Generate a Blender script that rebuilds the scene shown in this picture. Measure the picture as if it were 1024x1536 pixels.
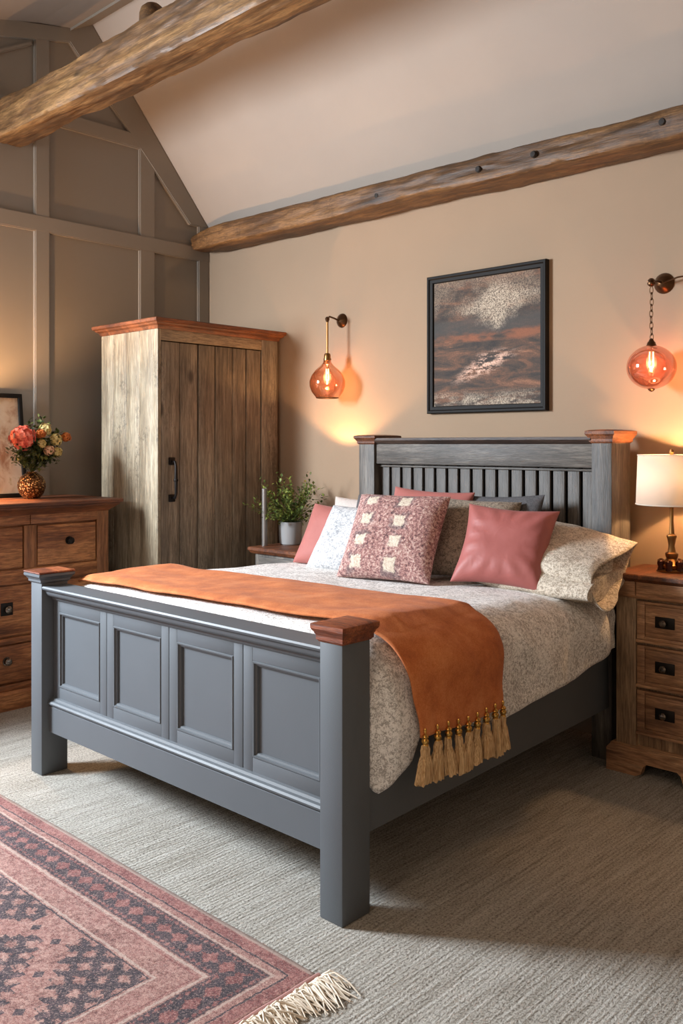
import bpy, bmesh, math, random
from mathutils import Vector, Matrix, noise as mn
for _o in list(bpy.data.objects): bpy.data.objects.remove(_o, do_unlink=True)
S = bpy.context.scene
C = S.collection
R = math.radians
# ------------------------------------------------------------ camera, world, lights, exposure
cam = bpy.data.cameras.new('camera'); camo = bpy.data.objects.new('camera', cam); C.objects.link(camo)
camo.location = (0, 0, 1.4); camo.rotation_euler = (R(90), 0, R(43.27))
cam.sensor_fit = 'AUTO'; cam.sensor_width = 36; cam.lens = 36*1347/1536; cam.shift_y = -102/1536
cam.clip_start = .05
S.camera = camo
S.view_settings.view_transform = 'Standard'; S.view_settings.look = 'None'
S.view_settings.gamma = 1; S.view_settings.use_curve_mapping = False
S.view_settings.exposure = 0.0
w = bpy.data.worlds.new('world'); S.world = w; w.use_nodes = True
w.node_tree.nodes['Background'].inputs[0].default_value = (.75, .85, 1, 1)
w.node_tree.nodes['Background'].inputs[1].default_value = .5

def light(name, kind, loc, target, power, col, **k):
    l = bpy.data.lights.new(name, kind); o = bpy.data.objects.new(name, l); C.objects.link(o)
    o.location = loc; l.energy = power; l.color = col
    if target: o.rotation_euler = (Vector(target)-Vector(loc)).to_track_quat('-Z', 'Y').to_euler()
    for a, b in k.items(): setattr(l, a, b)
    return o
DAY = (.84, .92, 1.0); WARM = (1.0, .56, .25)
light('window_daylight', 'AREA', (-5.0, .12, 2.2), (-2.4, 2.1, .4), 400, DAY, shape='RECTANGLE', size=.85, size_y=1.1)
light('rear_fill', 'AREA', (-1.6, -1.5, 2.0), (-2.6, 4, 1.6), 20, (1, .86, .70), shape='RECTANGLE', size=2.6, size_y=1.5)  # added warm fill from behind the camera; the front wall has no window
light('overhead_fill', 'AREA', (-1.4, .6, 2.75), (-1.9, 1.3, 0), 6, (1, .72, .48), shape='DISK', size=.6)  # added weak fill from above, no lamp hangs here
# added spot with no fixture, throws the warm pool below the left glass pendant
light('left_wall_fill_spot', 'SPOT', (-3.70, 3.81, 1.305), (-3.70, 3.83, 1.7), 20, WARM, spot_size=R(122), spot_blend=.25, shadow_soft_size=.03)

# ------------------------------------------------------------ node helpers
class X:
    def __init__(s, nt, k): s.nt, s.k = nt, k
    def m(s, op, *a):
        n = s.nt.nodes.new('ShaderNodeMath'); n.operation = op
        for i, v in enumerate((s,)+a):
            if isinstance(v, X): s.nt.links.new(v.k, n.inputs[i])
            else: n.inputs[i].default_value = v
        return X(s.nt, n.outputs[0])
    def __add__(s, o): return s.m('ADD', o)
    __radd__ = __add__
    def __mul__(s, o): return s.m('MULTIPLY', o)
    __rmul__ = __mul__
    def __sub__(s, o): return s.m('SUBTRACT', o)
    def __rsub__(s, o): return (s*-1)+o
    def __truediv__(s, o): return s.m('DIVIDE', o)
    def abs(s): return s.m('ABSOLUTE')
    def gt(s, o): return s.m('GREATER_THAN', o)
    def lt(s, o): return s.m('LESS_THAN', o)
    def mod(s, o): return s.m('FLOORED_MODULO', o)
    def pp(s, o): return s.m('PINGPONG', o)
    def floor(s): return s.m('FLOOR')
    def min(s, o): return s.m('MINIMUM', o)
    def max(s, o): return s.m('MAXIMUM', o)
    def sin(s): return s.m('SINE')
    def step(s, a, b):
        n = s.nt.nodes.new('ShaderNodeMapRange'); n.interpolation_type = 'SMOOTHSTEP'
        s.nt.links.new(s.k, n.inputs[0]); n.inputs[1].default_value = a; n.inputs[2].default_value = b
        return X(s.nt, n.outputs[0])
def setin(nt, inp, v):
    if isinstance(v, X): nt.links.new(v.k, inp)
    elif isinstance(v, (tuple, list)) and len(v) == 3 and inp.type == 'RGBA': inp.default_value = (*v, 1)
    else: inp.default_value = v
def coords(nt, which='Object'):
    t = nt.nodes.new('ShaderNodeTexCoord'); p = nt.nodes.new('ShaderNodeSeparateXYZ')
    nt.links.new(t.outputs[which], p.inputs[0]); return [X(nt, p.outputs[i]) for i in range(3)]
def vec(nt, x, y, z):
    c = nt.nodes.new('ShaderNodeCombineXYZ')
    for i, v in enumerate((x, y, z)): setin(nt, c.inputs[i], v)
    return X(nt, c.outputs[0])
def noise(nt, v, scale, detail=3, rough=.5, dist=0):
    n = nt.nodes.new('ShaderNodeTexNoise'); nt.links.new(v.k, n.inputs['Vector'])
    n.inputs['Scale'].default_value = scale; n.inputs['Detail'].default_value = detail
    n.inputs['Roughness'].default_value = rough; n.inputs['Distortion'].default_value = dist
    return X(nt, n.outputs['Fac'])
def voro(nt, v, scale, rnd=1):
    n = nt.nodes.new('ShaderNodeTexVoronoi'); nt.links.new(v.k, n.inputs['Vector']); n.inputs['Scale'].default_value = scale
    n.inputs['Randomness'].default_value = rnd
    return X(nt, n.outputs['Distance'])
def mix(nt, f, a, b, mode='MIX'):
    n = nt.nodes.new('ShaderNodeMix'); n.data_type = 'RGBA'; n.blend_type = mode
    setin(nt, n.inputs[0], f); setin(nt, n.inputs[6], a); setin(nt, n.inputs[7], b)
    return X(nt, n.outputs[2])
def ramp(nt, f, stops):
    n = nt.nodes.new('ShaderNodeValToRGB'); nt.links.new(f.k, n.inputs[0]); e = n.color_ramp.elements
    while len(e) < len(stops): e.new(.5)
    for q, (p, c) in zip(e, stops): q.position = p; q.color = (*c, 1)
    return X(nt, n.outputs[0])
def srgb(r, g, b):
    f = lambda c: (c/255/12.92 if c/255 <= .04045 else ((c/255+.055)/1.055)**2.4)
    return (f(r), f(g), f(b))
MATS = {}
def mat(name, fn=None, color=(.5, .5, .5), rough=.6, metal=0, **k):
    if name in MATS: return MATS[name]
    m = bpy.data.materials.new(name); m.use_nodes = True; nt = m.node_tree; b = nt.nodes['Principled BSDF']
    b.inputs['Roughness'].default_value = rough; b.inputs['Metallic'].default_value = metal
    b.inputs['Base Color'].default_value = (*color, 1)
    for a, v in k.items(): b.inputs[a.replace('_', ' ')].default_value = v
    if fn:
        r = fn(nt) or {}
        if 'color' in r: setin(nt, b.inputs['Base Color'], r['color'])
        if 'rough' in r: setin(nt, b.inputs['Roughness'], r['rough'])
        if 'bump' in r:
            h, st, d = r['bump']; n = nt.nodes.new('ShaderNodeBump'); nt.links.new(h.k, n.inputs['Height'])
            n.inputs['Strength'].default_value = st; n.inputs['Distance'].default_value = d
            nt.links.new(n.outputs[0], b.inputs['Normal'])
    MATS[name] = m; return m

# ------------------------------------------------------------ mesh helpers
def BM(): return bmesh.new()
def quadgrid(bm, pts, closeu=False, closev=False):
    vs = [[bm.verts.new(p) for p in row] for row in pts]
    nu, nv = len(vs), len(vs[0])
    for i in range(nu if closeu else nu-1):
        for j in range(nv if closev else nv-1):
            a, b, c, d = vs[i][j], vs[(i+1) % nu][j], vs[(i+1) % nu][(j+1) % nv], vs[i][(j+1) % nv]
            try: bm.faces.new((a, b, c, d))
            except ValueError: pass
    return vs
def box(bm, x0, x1, y0, y1, z0, z1, bev=0, seg=2):
    x0, x1 = sorted((x0, x1)); y0, y1 = sorted((y0, y1)); z0, z1 = sorted((z0, z1))
    t = BM(); bmesh.ops.create_cube(t, size=1)
    bmesh.ops.scale(t, vec=(x1-x0, y1-y0, z1-z0), verts=t.verts)
    bmesh.ops.translate(t, vec=((x0+x1)/2, (y0+y1)/2, (z0+z1)/2), verts=t.verts)
    if bev: bmesh.ops.bevel(t, geom=t.edges[:], offset=bev, segments=seg, affect='EDGES', profile=.5)
    merge(bm, t)
def merge(bm, t):
    me = bpy.data.meshes.new('tmp'); t.to_mesh(me); t.free(); bm.from_mesh(me); bpy.data.meshes.remove(me)
def lathe(bm, prof, c=(0, 0, 0), seg=32, axis='Z', sx=1, sy=1):
    rows = []
    for r, h in prof:
        row = []
        for k in range(seg):
            a = 2*math.pi*k/seg; p = (r*math.cos(a)*sx, r*math.sin(a)*sy, h)
            if axis == 'X': p = (p[2], p[0], p[1])
            if axis == 'Y': p = (p[0], p[2], p[1])
            row.append((p[0]+c[0], p[1]+c[1], p[2]+c[2]))
        rows.append(row)
    vs = quadgrid(bm, rows, closev=True)
    for e in (0, -1):
        if prof[e][0] > 1e-5:
            try: bm.faces.new(vs[e])
            except ValueError: pass
def tube(bm, pts, r, seg=10, close=False):
    pts = [Vector(p) for p in pts]; n = len(pts); rows = []; rr = r if isinstance(r, (list, tuple)) else [r]*n
    up = Vector((0, 0, 1))
    for i, p in enumerate(pts):
        a = pts[(i-1) % n] if (i or close) else p; b = pts[(i+1) % n] if (i < n-1 or close) else p
        t = (b-a).normalized(); u = up - t*up.dot(t)
        if u.length < .1: u = Vector((1, 0, 0)) - t*t.x
        u.normalize(); v = t.cross(u)
        up = u
        rows.append([p+(u*math.cos(2*math.pi*k/seg)+v*math.sin(2*math.pi*k/seg))*rr[i] for k in range(seg)])
    vs = quadgrid(bm, rows, closeu=close, closev=True)
    if not close:
        for e in (0, -1):
            try: bm.faces.new(vs[e])
            except ValueError: pass
def prism(bm, prof, a, b, axis='X'):
    # prof: list of 2D points; axis X: (y,z); axis Y: (x,z); axis Z: (x,y)
    def P(q, t): return {'X': (t, q[0], q[1]), 'Y': (q[0], t, q[1]), 'Z': (q[0], q[1], t)}[axis]
    A = [bm.verts.new(P(q, a)) for q in prof]; B = [bm.verts.new(P(q, b)) for q in prof]; n = len(prof)
    for i in range(n): bm.faces.new((A[i], A[(i+1) % n], B[(i+1) % n], B[i]))
    bm.faces.new(A[::-1]); bm.faces.new(B)
def moulding_ring(bm, x0, x1, y0, y1, prof):
    # stepped square cap: prof = [(offset, z)] loops, closed top and bottom
    rows = [[(x0-o, y0-o, z), (x1+o, y0-o, z), (x1+o, y1+o, z), (x0-o, y1+o, z)] for o, z in prof]
    vs = quadgrid(bm, rows, closev=True); bm.faces.new(vs[0]); bm.faces.new(vs[-1])
def woff(p):
    v = Vector((0, 0, 0))
    while p is not None: v += p.location; p = p.parent
    return v
def obj(name, bm, m, parent=None, smooth=True, loc=None, local=False, label=None, sub=0, angle=35):
    bmesh.ops.recalc_face_normals(bm, faces=bm.faces)
    if not local:
        if parent is not None: o_ = woff(parent)
        elif loc is not None: o_ = Vector(loc)
        else:
            xs = [v.co for v in bm.verts]
            o_ = Vector(((min(v.x for v in xs)+max(v.x for v in xs))/2, (min(v.y for v in xs)+max(v.y for v in xs))/2, min(v.z for v in xs)))
        bmesh.ops.translate(bm, vec=-o_, verts=bm.verts)
    me = bpy.data.meshes.new(name); bm.to_mesh(me); bm.free()
    o = bpy.data.objects.new(name, me); C.objects.link(o)
    if parent is not None: o.parent = parent
    elif not local: o.location = o_
    me.materials.append(m)
    if smooth:
        me.polygons.foreach_set('use_smooth', [True]*len(me.polygons))
        me.set_sharp_from_angle(angle=R(angle))
    if sub:
        md = o.modifiers.new('sub', 'SUBSURF'); md.levels = sub; md.render_levels = sub
    if label: o['label'] = label
    return o
def thing(name, label, cat, loc=(0, 0, 0), rotz=0, group=None):
    o = bpy.data.objects.new(name, None); C.objects.link(o); o.empty_display_size = .1
    o.location = loc; o.rotation_euler = (0, 0, rotz); o['label'] = label; o['category'] = cat
    if group: o['group'] = group
    return o
def tag(o, label, cat, group=None):
    o['label'] = label; o['category'] = cat
    if group: o['group'] = group
    return o
def struct(name, bm, m, **k):
    o = obj(name, bm, m, loc=(0, 0, 0), **k); o['kind'] = 'structure'; return o
def fb(p, s=1.0, o=3): return mn.fractal(Vector(p)*s, 1.0, 2.0, o)

# ------------------------------------------------------------ materials
def paint(base, var=.05, sc=3, bump=.12):
    def f(nt):
        x, y, z = coords(nt); v = vec(nt, x, y, z)
        n = noise(nt, v, sc, 3); d = tuple(c*(1-var*2) for c in base)
        return dict(color=mix(nt, n, base, d), bump=(noise(nt, v, 60, 3), bump, .004))
    return f
M_back = mat('plaster_beige', paint(srgb(163, 139, 115)), rough=.9)
M_ceil = mat('plaster_cream', paint(srgb(172, 160, 149)), rough=.92)
M_left = mat('panel_paint_taupe', paint(srgb(137, 128, 117), .02, 3, .05), rough=.6)
M_apex = mat('apex_paint_taupe', paint(srgb(142, 130, 119), .1, 4), rough=.8)
def carpet(nt):
    x, y, z = coords(nt)
    f = noise(nt, vec(nt, x, y, z), 260, 4, .8)
    rib = noise(nt, vec(nt, x*38, y*2.6, z), 2.0, 3, .65)
    rib2 = noise(nt, vec(nt, x*14, y*.7, z), 1.0, 3, .6)
    grain = noise(nt, vec(nt, x*150, y*60, z), 1.0, 3, .7)
    row = (x*400+(noise(nt, vec(nt, x*8, y*3, z), 3, 3)*9)).sin()*.5+.5
    loop = noise(nt, vec(nt, x*110, y*70, z), 1.6, 3, .8)
    c = ramp(nt, rib*.38+rib2*.17+loop*.42+row*.04, [(.32, srgb(122, 112, 100)), (.43, srgb(170, 162, 149)), (.52, srgb(204, 198, 187)), (.66, srgb(230, 226, 217))])
    c = mix(nt, loop.step(.50, .36)*.6, c, srgb(84, 76, 66))
    return dict(color=c, bump=(loop+row*.22+rib*.5, 1, .015))
M_carpet = mat('carpet_grey', carpet, rough=.95, Sheen_Weight=.03)
def wood(dark, mid, light_, axis='y', sc=1.0, knots=True, stain=0, gap=None):
    def f(nt):
        x, y, z = coords(nt); k = {'x': (.09, 1, 1), 'y': (1, .09, 1), 'z': (1, 1, .07)}[axis]
        v = vec(nt, x*k[0], y*k[1], z*k[2])
        n1 = noise(nt, v, 9*sc, 5, .6, .8); n2 = noise(nt, v, 55*sc, 4, .7, .2)
        n3 = noise(nt, vec(nt, x, y, z), 2.2*sc, 2)
        c = ramp(nt, n1*.5+n2*.32+n3*.25, [(.40, dark), (.53, mid), (.64, light_)])
        fg = noise(nt, vec(nt, x*k[0]*.5, y*k[1]*.5, z*k[2]*.5), 240*sc, 3, .7)
        c = mix(nt, fg.step(.58, .40)*.45, c, tuple(q*.5 for q in dark))
        h = n2+fg*.5
        if knots:
            kv = vec(nt, x*(1 if axis != 'x' else .5), y*(1 if axis != 'y' else .5), z*(1 if axis != 'z' else .5))
            d = voro(nt, kv, 5.2*sc)
            c = mix(nt, d.step(.16, .05)*.8, c, tuple(q*.35 for q in dark))
        if stain:
            s = noise(nt, vec(nt, x, y, z*.45), 6, 6, .8).step(.50, .64)*noise(nt, vec(nt, x, y, z*.6), 60, 4, .8).step(.42, .58)*stain
            c = mix(nt, s, c, tuple(q*.35 for q in mid))
        return dict(color=c, bump=(h, .35, .006), rough=n2*.25+.42)
    return f
M_beam = mat('beam_oak', wood(srgb(54, 36, 20), srgb(102, 71, 40), srgb(146, 110, 68), 'x', .9, True, .25), rough=.8)
M_wall_beam = mat('wall_beam_oak', wood(srgb(50, 33, 17), srgb(98, 67, 37), srgb(138, 100, 60), 'x', 1.3, True, .5), rough=.8)
M_grey = mat('bed_paint_slate', lambda nt: (lambda v: dict(color=mix(nt, noise(nt, v, 4, 2), srgb(90, 95, 100), srgb(83, 88, 92)), bump=(noise(nt, v, 40, 2), .04, .003)))(vec(nt, *coords(nt))), rough=.5)
def greywash(ax):
    return wood(srgb(60, 56, 52), srgb(94, 88, 82), srgb(126, 119, 110), ax, 1.6, False)
M_hb = mat('headboard_greywash_tall', greywash('z'), rough=.5)
M_hbx = mat('headboard_greywash_wide', greywash('x'), rough=.5)
M_hbtop = mat('headboard_dark_wood', wood(srgb(44, 34, 30), srgb(70, 54, 46), srgb(96, 76, 64), 'x', 1.5, False), rough=.4)
M_hbd = mat('headboard_backing', color=srgb(40, 37, 35), rough=.8)
M_redwood = mat('mahogany', wood(srgb(72, 34, 18), srgb(136, 68, 36), srgb(182, 104, 60), 'x', 1.5, False), rough=.35)
M_redwood_y = mat('mahogany_y', wood(srgb(58, 30, 16), srgb(108, 60, 32), srgb(146, 86, 50), 'y', 1.5, False), rough=.38)
M_dres = mat('dresser_wood_y', wood(srgb(80, 44, 22), srgb(146, 90, 50), srgb(194, 134, 84), 'y', 1.2, False, .25), rough=.42)
M_dresz = mat('dresser_wood_z', wood(srgb(90, 54, 28), srgb(142, 92, 54), srgb(178, 124, 80), 'z', 1.2, False, .15), rough=.42)
M_nsx = mat('nightstand_wood_x', wood(srgb(110, 76, 52), srgb(176, 130, 94), srgb(214, 172, 132), 'x', 1.2, False, .2), rough=.45)
M_nsz = mat('nightstand_wood_z', wood(srgb(104, 82, 60), srgb(158, 128, 98), srgb(196, 166, 132), 'z', 1.3, False, .2), rough=.5)
M_ward = mat('wardrobe_weathered', wood(srgb(84, 72, 58), srgb(130, 116, 98), srgb(166, 152, 132), 'z', 1.0, True, .55), rough=.7)
M_wards = mat('wardrobe_weathered_side', wood(srgb(120, 106, 86), srgb(160, 147, 124), srgb(192, 180, 156), 'z', 1.2, False, .95), rough=.75)
M_wardx = mat('wardrobe_weathered_rail', wood(srgb(96, 78, 60), srgb(140, 120, 96), srgb(170, 150, 122), 'y', 1.2, False, .4), rough=.7)
M_iron = mat('black_iron', color=srgb(34, 30, 28), rough=.45, metal=.7)
M_brass = mat('aged_brass', color=srgb(142, 104, 62), rough=.3, metal=.95)
M_dbrass = mat('dark_bronze', color=srgb(92, 66, 44), rough=.35, metal=.9)
M_gold = mat('gold_bead', color=srgb(206, 160, 84), rough=.25, metal=.95)
M_steel = mat('brushed_steel', color=srgb(150, 146, 142), rough=.35, metal=.85)
M_silver = mat('polished_knob', color=srgb(120, 112, 104), rough=.18, metal=.9)
M_black = mat('black_frame', color=srgb(22, 19, 17), rough=.6, Specular_IOR_Level=.2)

def fabric_speckle(light_, dark, amt, sc=120, warm=None):
    def f(nt):
        v = vec(nt, *coords(nt))
        big = noise(nt, v, 9, 4, .6); a = noise(nt, v, sc, 5, .8, 1.2); b = noise(nt, v, sc*.3, 4, .7, 2.0)
        s = (a*.7+b*.3+(big-.5)*.14).step(.45, .57)*amt
        c = mix(nt, s, light_, dark)
        return dict(color=c, bump=(a, .35, .004))
    return f
M_duvet = mat('duvet_marled', fabric_speckle(srgb(250, 247, 243), srgb(118, 109, 100), .74, 105), rough=.95, Sheen_Weight=.05)
M_pcase = mat('pillowcase_marled', fabric_speckle(srgb(220, 208, 190), srgb(122, 104, 84), .8, 120), rough=.95, Sheen_Weight=.05)
M_spk_light = mat('cushion_pale_marl', fabric_speckle(srgb(214, 214, 214), srgb(122, 126, 132), .85, 110), rough=.95, Sheen_Weight=.05)
M_spk_brown = mat('cushion_taupe_marl', fabric_speckle(srgb(160, 146, 128), srgb(82, 72, 62), .85, 100), rough=.95, Sheen_Weight=.05)
M_dkgrey = mat('cushion_charcoal', fabric_speckle(srgb(92, 90, 92), srgb(60, 60, 62), .7, 130), rough=.9)
M_white = mat('pillow_white', fabric_speckle(srgb(205, 195, 188), srgb(180, 170, 162), .4, 80), rough=.9)
def satin(base):
    def f(nt):
        v = vec(nt, *coords(nt))
        return dict(color=mix(nt, noise(nt, v, 5, 3), base, tuple(c*.82 for c in base)), bump=(noise(nt, v, 14, 3, .5, 1), .12, .02))
    return f
M_pink = mat('cushion_dusty_pink', satin(srgb(168, 94, 88)), rough=.55, Sheen_Weight=.05)
M_pink2 = mat('cushion_dusty_pink_soft', satin(srgb(174, 102, 94)), rough=.7, Sheen_Weight=.08)
def throwf(nt):
    v = vec(nt, *coords(nt))
    n = noise(nt, v, 8, 4, .7); f = noise(nt, v, 240, 3, .8)
    return dict(color=ramp(nt, n*.6+f*.4, [(.35, srgb(158, 80, 34)), (.5, srgb(192, 106, 50)), (.66, srgb(214, 134, 78))]), bump=(f, .3, .004))
M_throw = mat('throw_rust', throwf, rough=.85, Sheen_Weight=.05)
M_tassel = mat('tassel_thread', lambda nt: (lambda x, y, z: dict(color=mix(nt, noise(nt, vec(nt, x*8, y*8, z*.4), 60, 3).step(.35, .65), srgb(178, 136, 88), srgb(232, 198, 150)), bump=(noise(nt, vec(nt, x*8, y*8, z*.3), 60, 3), .8, .004)))(*coords(nt)), rough=.8)
def boucle(nt):
    x, y, z = coords(nt)
    v = vec(nt, x, y, z)
    wob = (noise(nt, v, 22, 3, .6)-.5)*.03
    # cream squares in a grid of two and a half columns
    cx = ((x+wob+.125).abs()).min((x+wob-.045).abs()); cz = ((z+wob*1.2-.005).mod(.105)-.0525).abs()
    dd = cx.max(cz); edge = noise(nt, v, 90, 3, .8)*.03
    sq = (dd+edge).step(.045, .037)*z.lt(.425)
    halo = (dd+edge).step(.070, .052)
    f = noise(nt, v, 85, 4, .85)
    base = ramp(nt, f, [(.36, srgb(84, 66, 72)), (.455, srgb(168, 118, 114)), (.53, srgb(208, 160, 150)), (.62, srgb(240, 220, 208))])
    grey = ramp(nt, f, [(.36, srgb(66, 64, 74)), (.58, srgb(150, 124, 122))])
    g2 = noise(nt, v, 14, 3, .7).step(.45, .6)
    c = mix(nt, halo*g2*.8, base, grey)
    c = mix(nt, sq, c, mix(nt, f.step(.3, .6), srgb(214, 188, 164), srgb(250, 238, 218)))
    return dict(color=c, bump=(f, 1.0, .012))
M_boucle = mat('cushion_boucle', boucle, rough=.95, Sheen_Weight=.05)

# rug
RX0, RX1, RY0, RY1 = -4.30, -1.655, .12, 1.668
def rugf(nt):
    x, y, z = coords(nt)   # local with origin at (0,0,0)
    d1 = (x*-1+RX1); d0 = x-RX0; e1 = y*-1+RY1; e0 = y-RY0
    d = d1.min(d0).min(e1).min(e0)
    alongx = e1.min(e0).lt(d1.min(d0))
    v = vec(nt, x, y, z)
    f = noise(nt, v, 330, 3, .8); n = noise(nt, v, 60, 3, .7); big = noise(nt, v, 7, 3, .6)
    t = f*.35+n*.25+big*.15+noise(nt, v, 140, 4, .85)*.25
    pink = ramp(nt, t, [(.41, srgb(96, 60, 58)), (.48, srgb(160, 112, 104)), (.55, srgb(204, 168, 154))])
    rose = ramp(nt, t, [(.41, srgb(84, 46, 48)), (.49, srgb(142, 84, 82)), (.56, srgb(186, 134, 124))])
    dark = ramp(nt, t, [(.42, srgb(38, 35, 44)), (.53, srgb(72, 64, 72)), (.62, srgb(168, 126, 124))])
    cream = ramp(nt, t, [(.34, srgb(160, 128, 118)), (.6, srgb(214, 190, 176))])
    # small blossoms lattice
    s = .062
    w = (noise(nt, v, 45, 4, .8)-.5)*.075
    d = d+w*.25
    px = (x+w).pp(s/2); py = (y+w).pp(s/2)
    def lat(sz):
        a = ((x+y)*.7071+w).mod(sz)-sz/2; b = ((x-y)*.7071+w).mod(sz)-sz/2
        return a.abs().max(b.abs())
    blossoms = (lat(.058)+(noise(nt, v, 70, 3, .8)-.5)*.022).step(.0185, .0125)
    # border band 1 (dark with blossoms)
    inb = d.step(.085, .092)*d.step(.20, .193)
    bx = (x*alongx + y*(1-alongx)+w)
    zig = (bx.pp(.035)*1.0 + (d-.142).abs()).step(.036, .030)
    tri = ((bx.mod(.07)-.035).abs()+(d-.142).abs()*1.1).step(.034, .028)
    band = mix(nt, tri, dark, rose)
    band = mix(nt, ((bx.mod(.0233)-.0117).abs()+((d-.10).abs().min((d-.184).abs()))).step(.010, .007), band, rose)
    c = pink
    c = mix(nt, d.step(.052, .046)*d.step(.014, .018), c, rose)
    c = mix(nt, big.step(.45, .6)*.5, c, rose)
    c = mix(nt, inb, c, band)
    # thin lines
    for q, wd, cc in ((.0825, .004, cream), (.206, .005, cream), (.222, .003, rose), (.30, .004, cream), (.312, .003, dark), (.055, .003, dark)):
        c = mix(nt, (d-q).abs().lt(wd), c, cc)
    # field medallions: stepped diamonds with lattice
    ix = x - (RX1-.70); iy = y - (RY1+RY0)/2-.0
    P = .80
    ax = ((ix+P/2).mod(P)-P/2).abs(); ay = iy.abs()
    def stepd(a, b, q): return (a/q).floor()*q + (b/q).floor()*q
    D = stepd(ax, ay, .028)
    field = d.gt(.315)
    ring = D.lt(.36)*D.gt(.20)
    core = D.lt(.10)
    cor = ((ix+P/2+P/2).mod(P)-P/2).abs(); E = stepd(cor, (ay-.42).abs(), .028)
    corner = E.lt(.30)
    latd = mix(nt, blossoms, dark, pink)
    c = mix(nt, field*(ring.max(core)), c, latd)
    c = mix(nt, field*corner, c, latd)
    line = ((D-.40).abs().lt(.006)).max((E-.345).abs().lt(.006))
    c = mix(nt, field*line, c, cream)
    dots = ((ix.mod(.11)-.055).abs()+(iy.mod(.11)-.055).abs()).lt(.018)
    c = mix(nt, field*dots*(1-ring.max(core).max(corner)), c, dark)
    c = mix(nt, noise(nt, v, 170, 4, .9).step(.52, .62)*.6, c, srgb(206, 176, 164))
    c = mix(nt, noise(nt, vec(nt, x+3, y, z), 150, 4, .9).step(.52, .62)*.55, c, srgb(70, 52, 56))
    # pale selvedge
    c = mix(nt, e1.min(e0).step(.016, .010), c, cream)
    return dict(color=c, bump=(f*.7+n*.3, .8, .008))
M_rug = mat('rug_persian', rugf, rough=.95, Sheen_Weight=.05)
M_rugbind = mat('rug_binding', color=srgb(176, 132, 126), rough=.9)
M_fringe = mat('fringe_wool', color=srgb(232, 220, 202), rough=.9)
def paintingf(nt):
    x, y, z = coords(nt)   # origin at the bottom centre of the picture
    v = vec(nt, x, y, z); vs = vec(nt, x*1.0, y, z*2.6)
    wx = noise(nt, vs, 3.2, 4, .6, .6); gr = noise(nt, v, 140, 4, .9)
    st = noise(nt, vec(nt, x*1.3+z*.5, y, z*6), 3.0, 5, .65, .8)
    h = z+(wx-.5)*.10
    c = ramp(nt, st*.75+gr*.25, [(.36, srgb(30, 26, 24)), (.47, srgb(62, 48, 38)), (.55, srgb(98, 66, 46)), (.66, srgb(150, 102, 74))])
    slate = mix(nt, gr, srgb(40, 37, 35), srgb(78, 72, 66))
    c = mix(nt, h.step(.40, .44)*h.step(.52, .48)*.85, c, slate)
    rust = mix(nt, gr, srgb(98, 56, 34), srgb(156, 94, 60))
    c = mix(nt, ((h-.405).abs()).step(.035, .01)*noise(nt, vs, 5, 3).step(.42, .55), c, rust)
    pale = mix(nt, gr.step(.42, .58), srgb(84, 70, 58), srgb(204, 186, 162))
    top = noise(nt, v, 4.5, 4, .6, .5).step(.38, .54)*h.step(.52, .57)
    cloud = ((x-.08).abs()*.62+(h-.57+(x-.08)*-.12).abs()*1.2+(noise(nt, v, 9, 4, .7)-.5)*.22).step(.19, .07)
    c = mix(nt, top*.75, c, mix(nt, gr.step(.40, .6), srgb(62, 50, 42), srgb(146, 124, 102)))
    c = mix(nt, cloud*h.step(.40, .46)*.95, c, pale)
    mid = (((x+.02)*1.0-(h-.24)*1.6).abs()).step(.15, .03)*((h-.25).abs()).step(.10, .02)*noise(nt, vec(nt, x, y, z*3), 16, 4, .7).step(.44, .54)
    c = mix(nt, mid, c, mix(nt, gr.step(.4, .5), srgb(130, 84, 62), srgb(228, 186, 162)))
    bot = h.step(.13, .05)*noise(nt, vs, 4, 4, .7).step(.42, .56)
    c = mix(nt, bot*.9, c, pale)
    return dict(color=c, bump=(gr, .3, .003))
M_art = mat('painting_abstract', paintingf, rough=.7)
def art2(nt):
    x, y, z = coords(nt); v = vec(nt, x, y, z)
    n = noise(nt, v, 7, 4, .6, .5)
    return dict(color=ramp(nt, n, [(.35, srgb(150, 110, 82)), (.5, srgb(196, 178, 156)), (.62, srgb(206, 194, 176)), (.75, srgb(150, 130, 70))]))
M_art2 = mat('print_floral', art2, rough=.5)
def glassm(name, tint, refl, edge=.5):
    m = bpy.data.materials.new(name); m.use_nodes = True; nt = m.node_tree; nt.nodes.clear()
    o = nt.nodes.new('ShaderNodeOutputMaterial'); t = nt.nodes.new('ShaderNodeBsdfTransparent'); g = nt.nodes.new('ShaderNodeBsdfGlossy')
    d = nt.nodes.new('ShaderNodeBsdfTranslucent'); d.inputs[0].default_value = (*tint, 1)
    t.inputs[0].default_value = (*tint, 1); g.inputs[0].default_value = (*refl, 1); g.inputs[1].default_value = .06
    lw = nt.nodes.new('ShaderNodeLayerWeight'); lw.inputs[0].default_value = edge
    mx = nt.nodes.new('ShaderNodeMixShader'); m2 = nt.nodes.new('ShaderNodeMixShader'); m2.inputs[0].default_value = .04
    nt.links.new(t.outputs[0], m2.inputs[1]); nt.links.new(d.outputs[0], m2.inputs[2])
    nt.links.new(lw.outputs['Facing'], mx.inputs[0]); nt.links.new(m2.outputs[0], mx.inputs[1]); nt.links.new(g.outputs[0], mx.inputs[2])
    nt.links.new(mx.outputs[0], o.inputs[0]); return m
M_amber = glassm('amber_glass', (.80, .50, .38), (.95, .62, .48), .6)
M_rose = glassm('rose_glass', (.88, .50, .42), (1, .66, .56), .6)
M_clear = glassm('clear_glass', (.95, .97, 1), (.9, .9, .9), .2)
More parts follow.
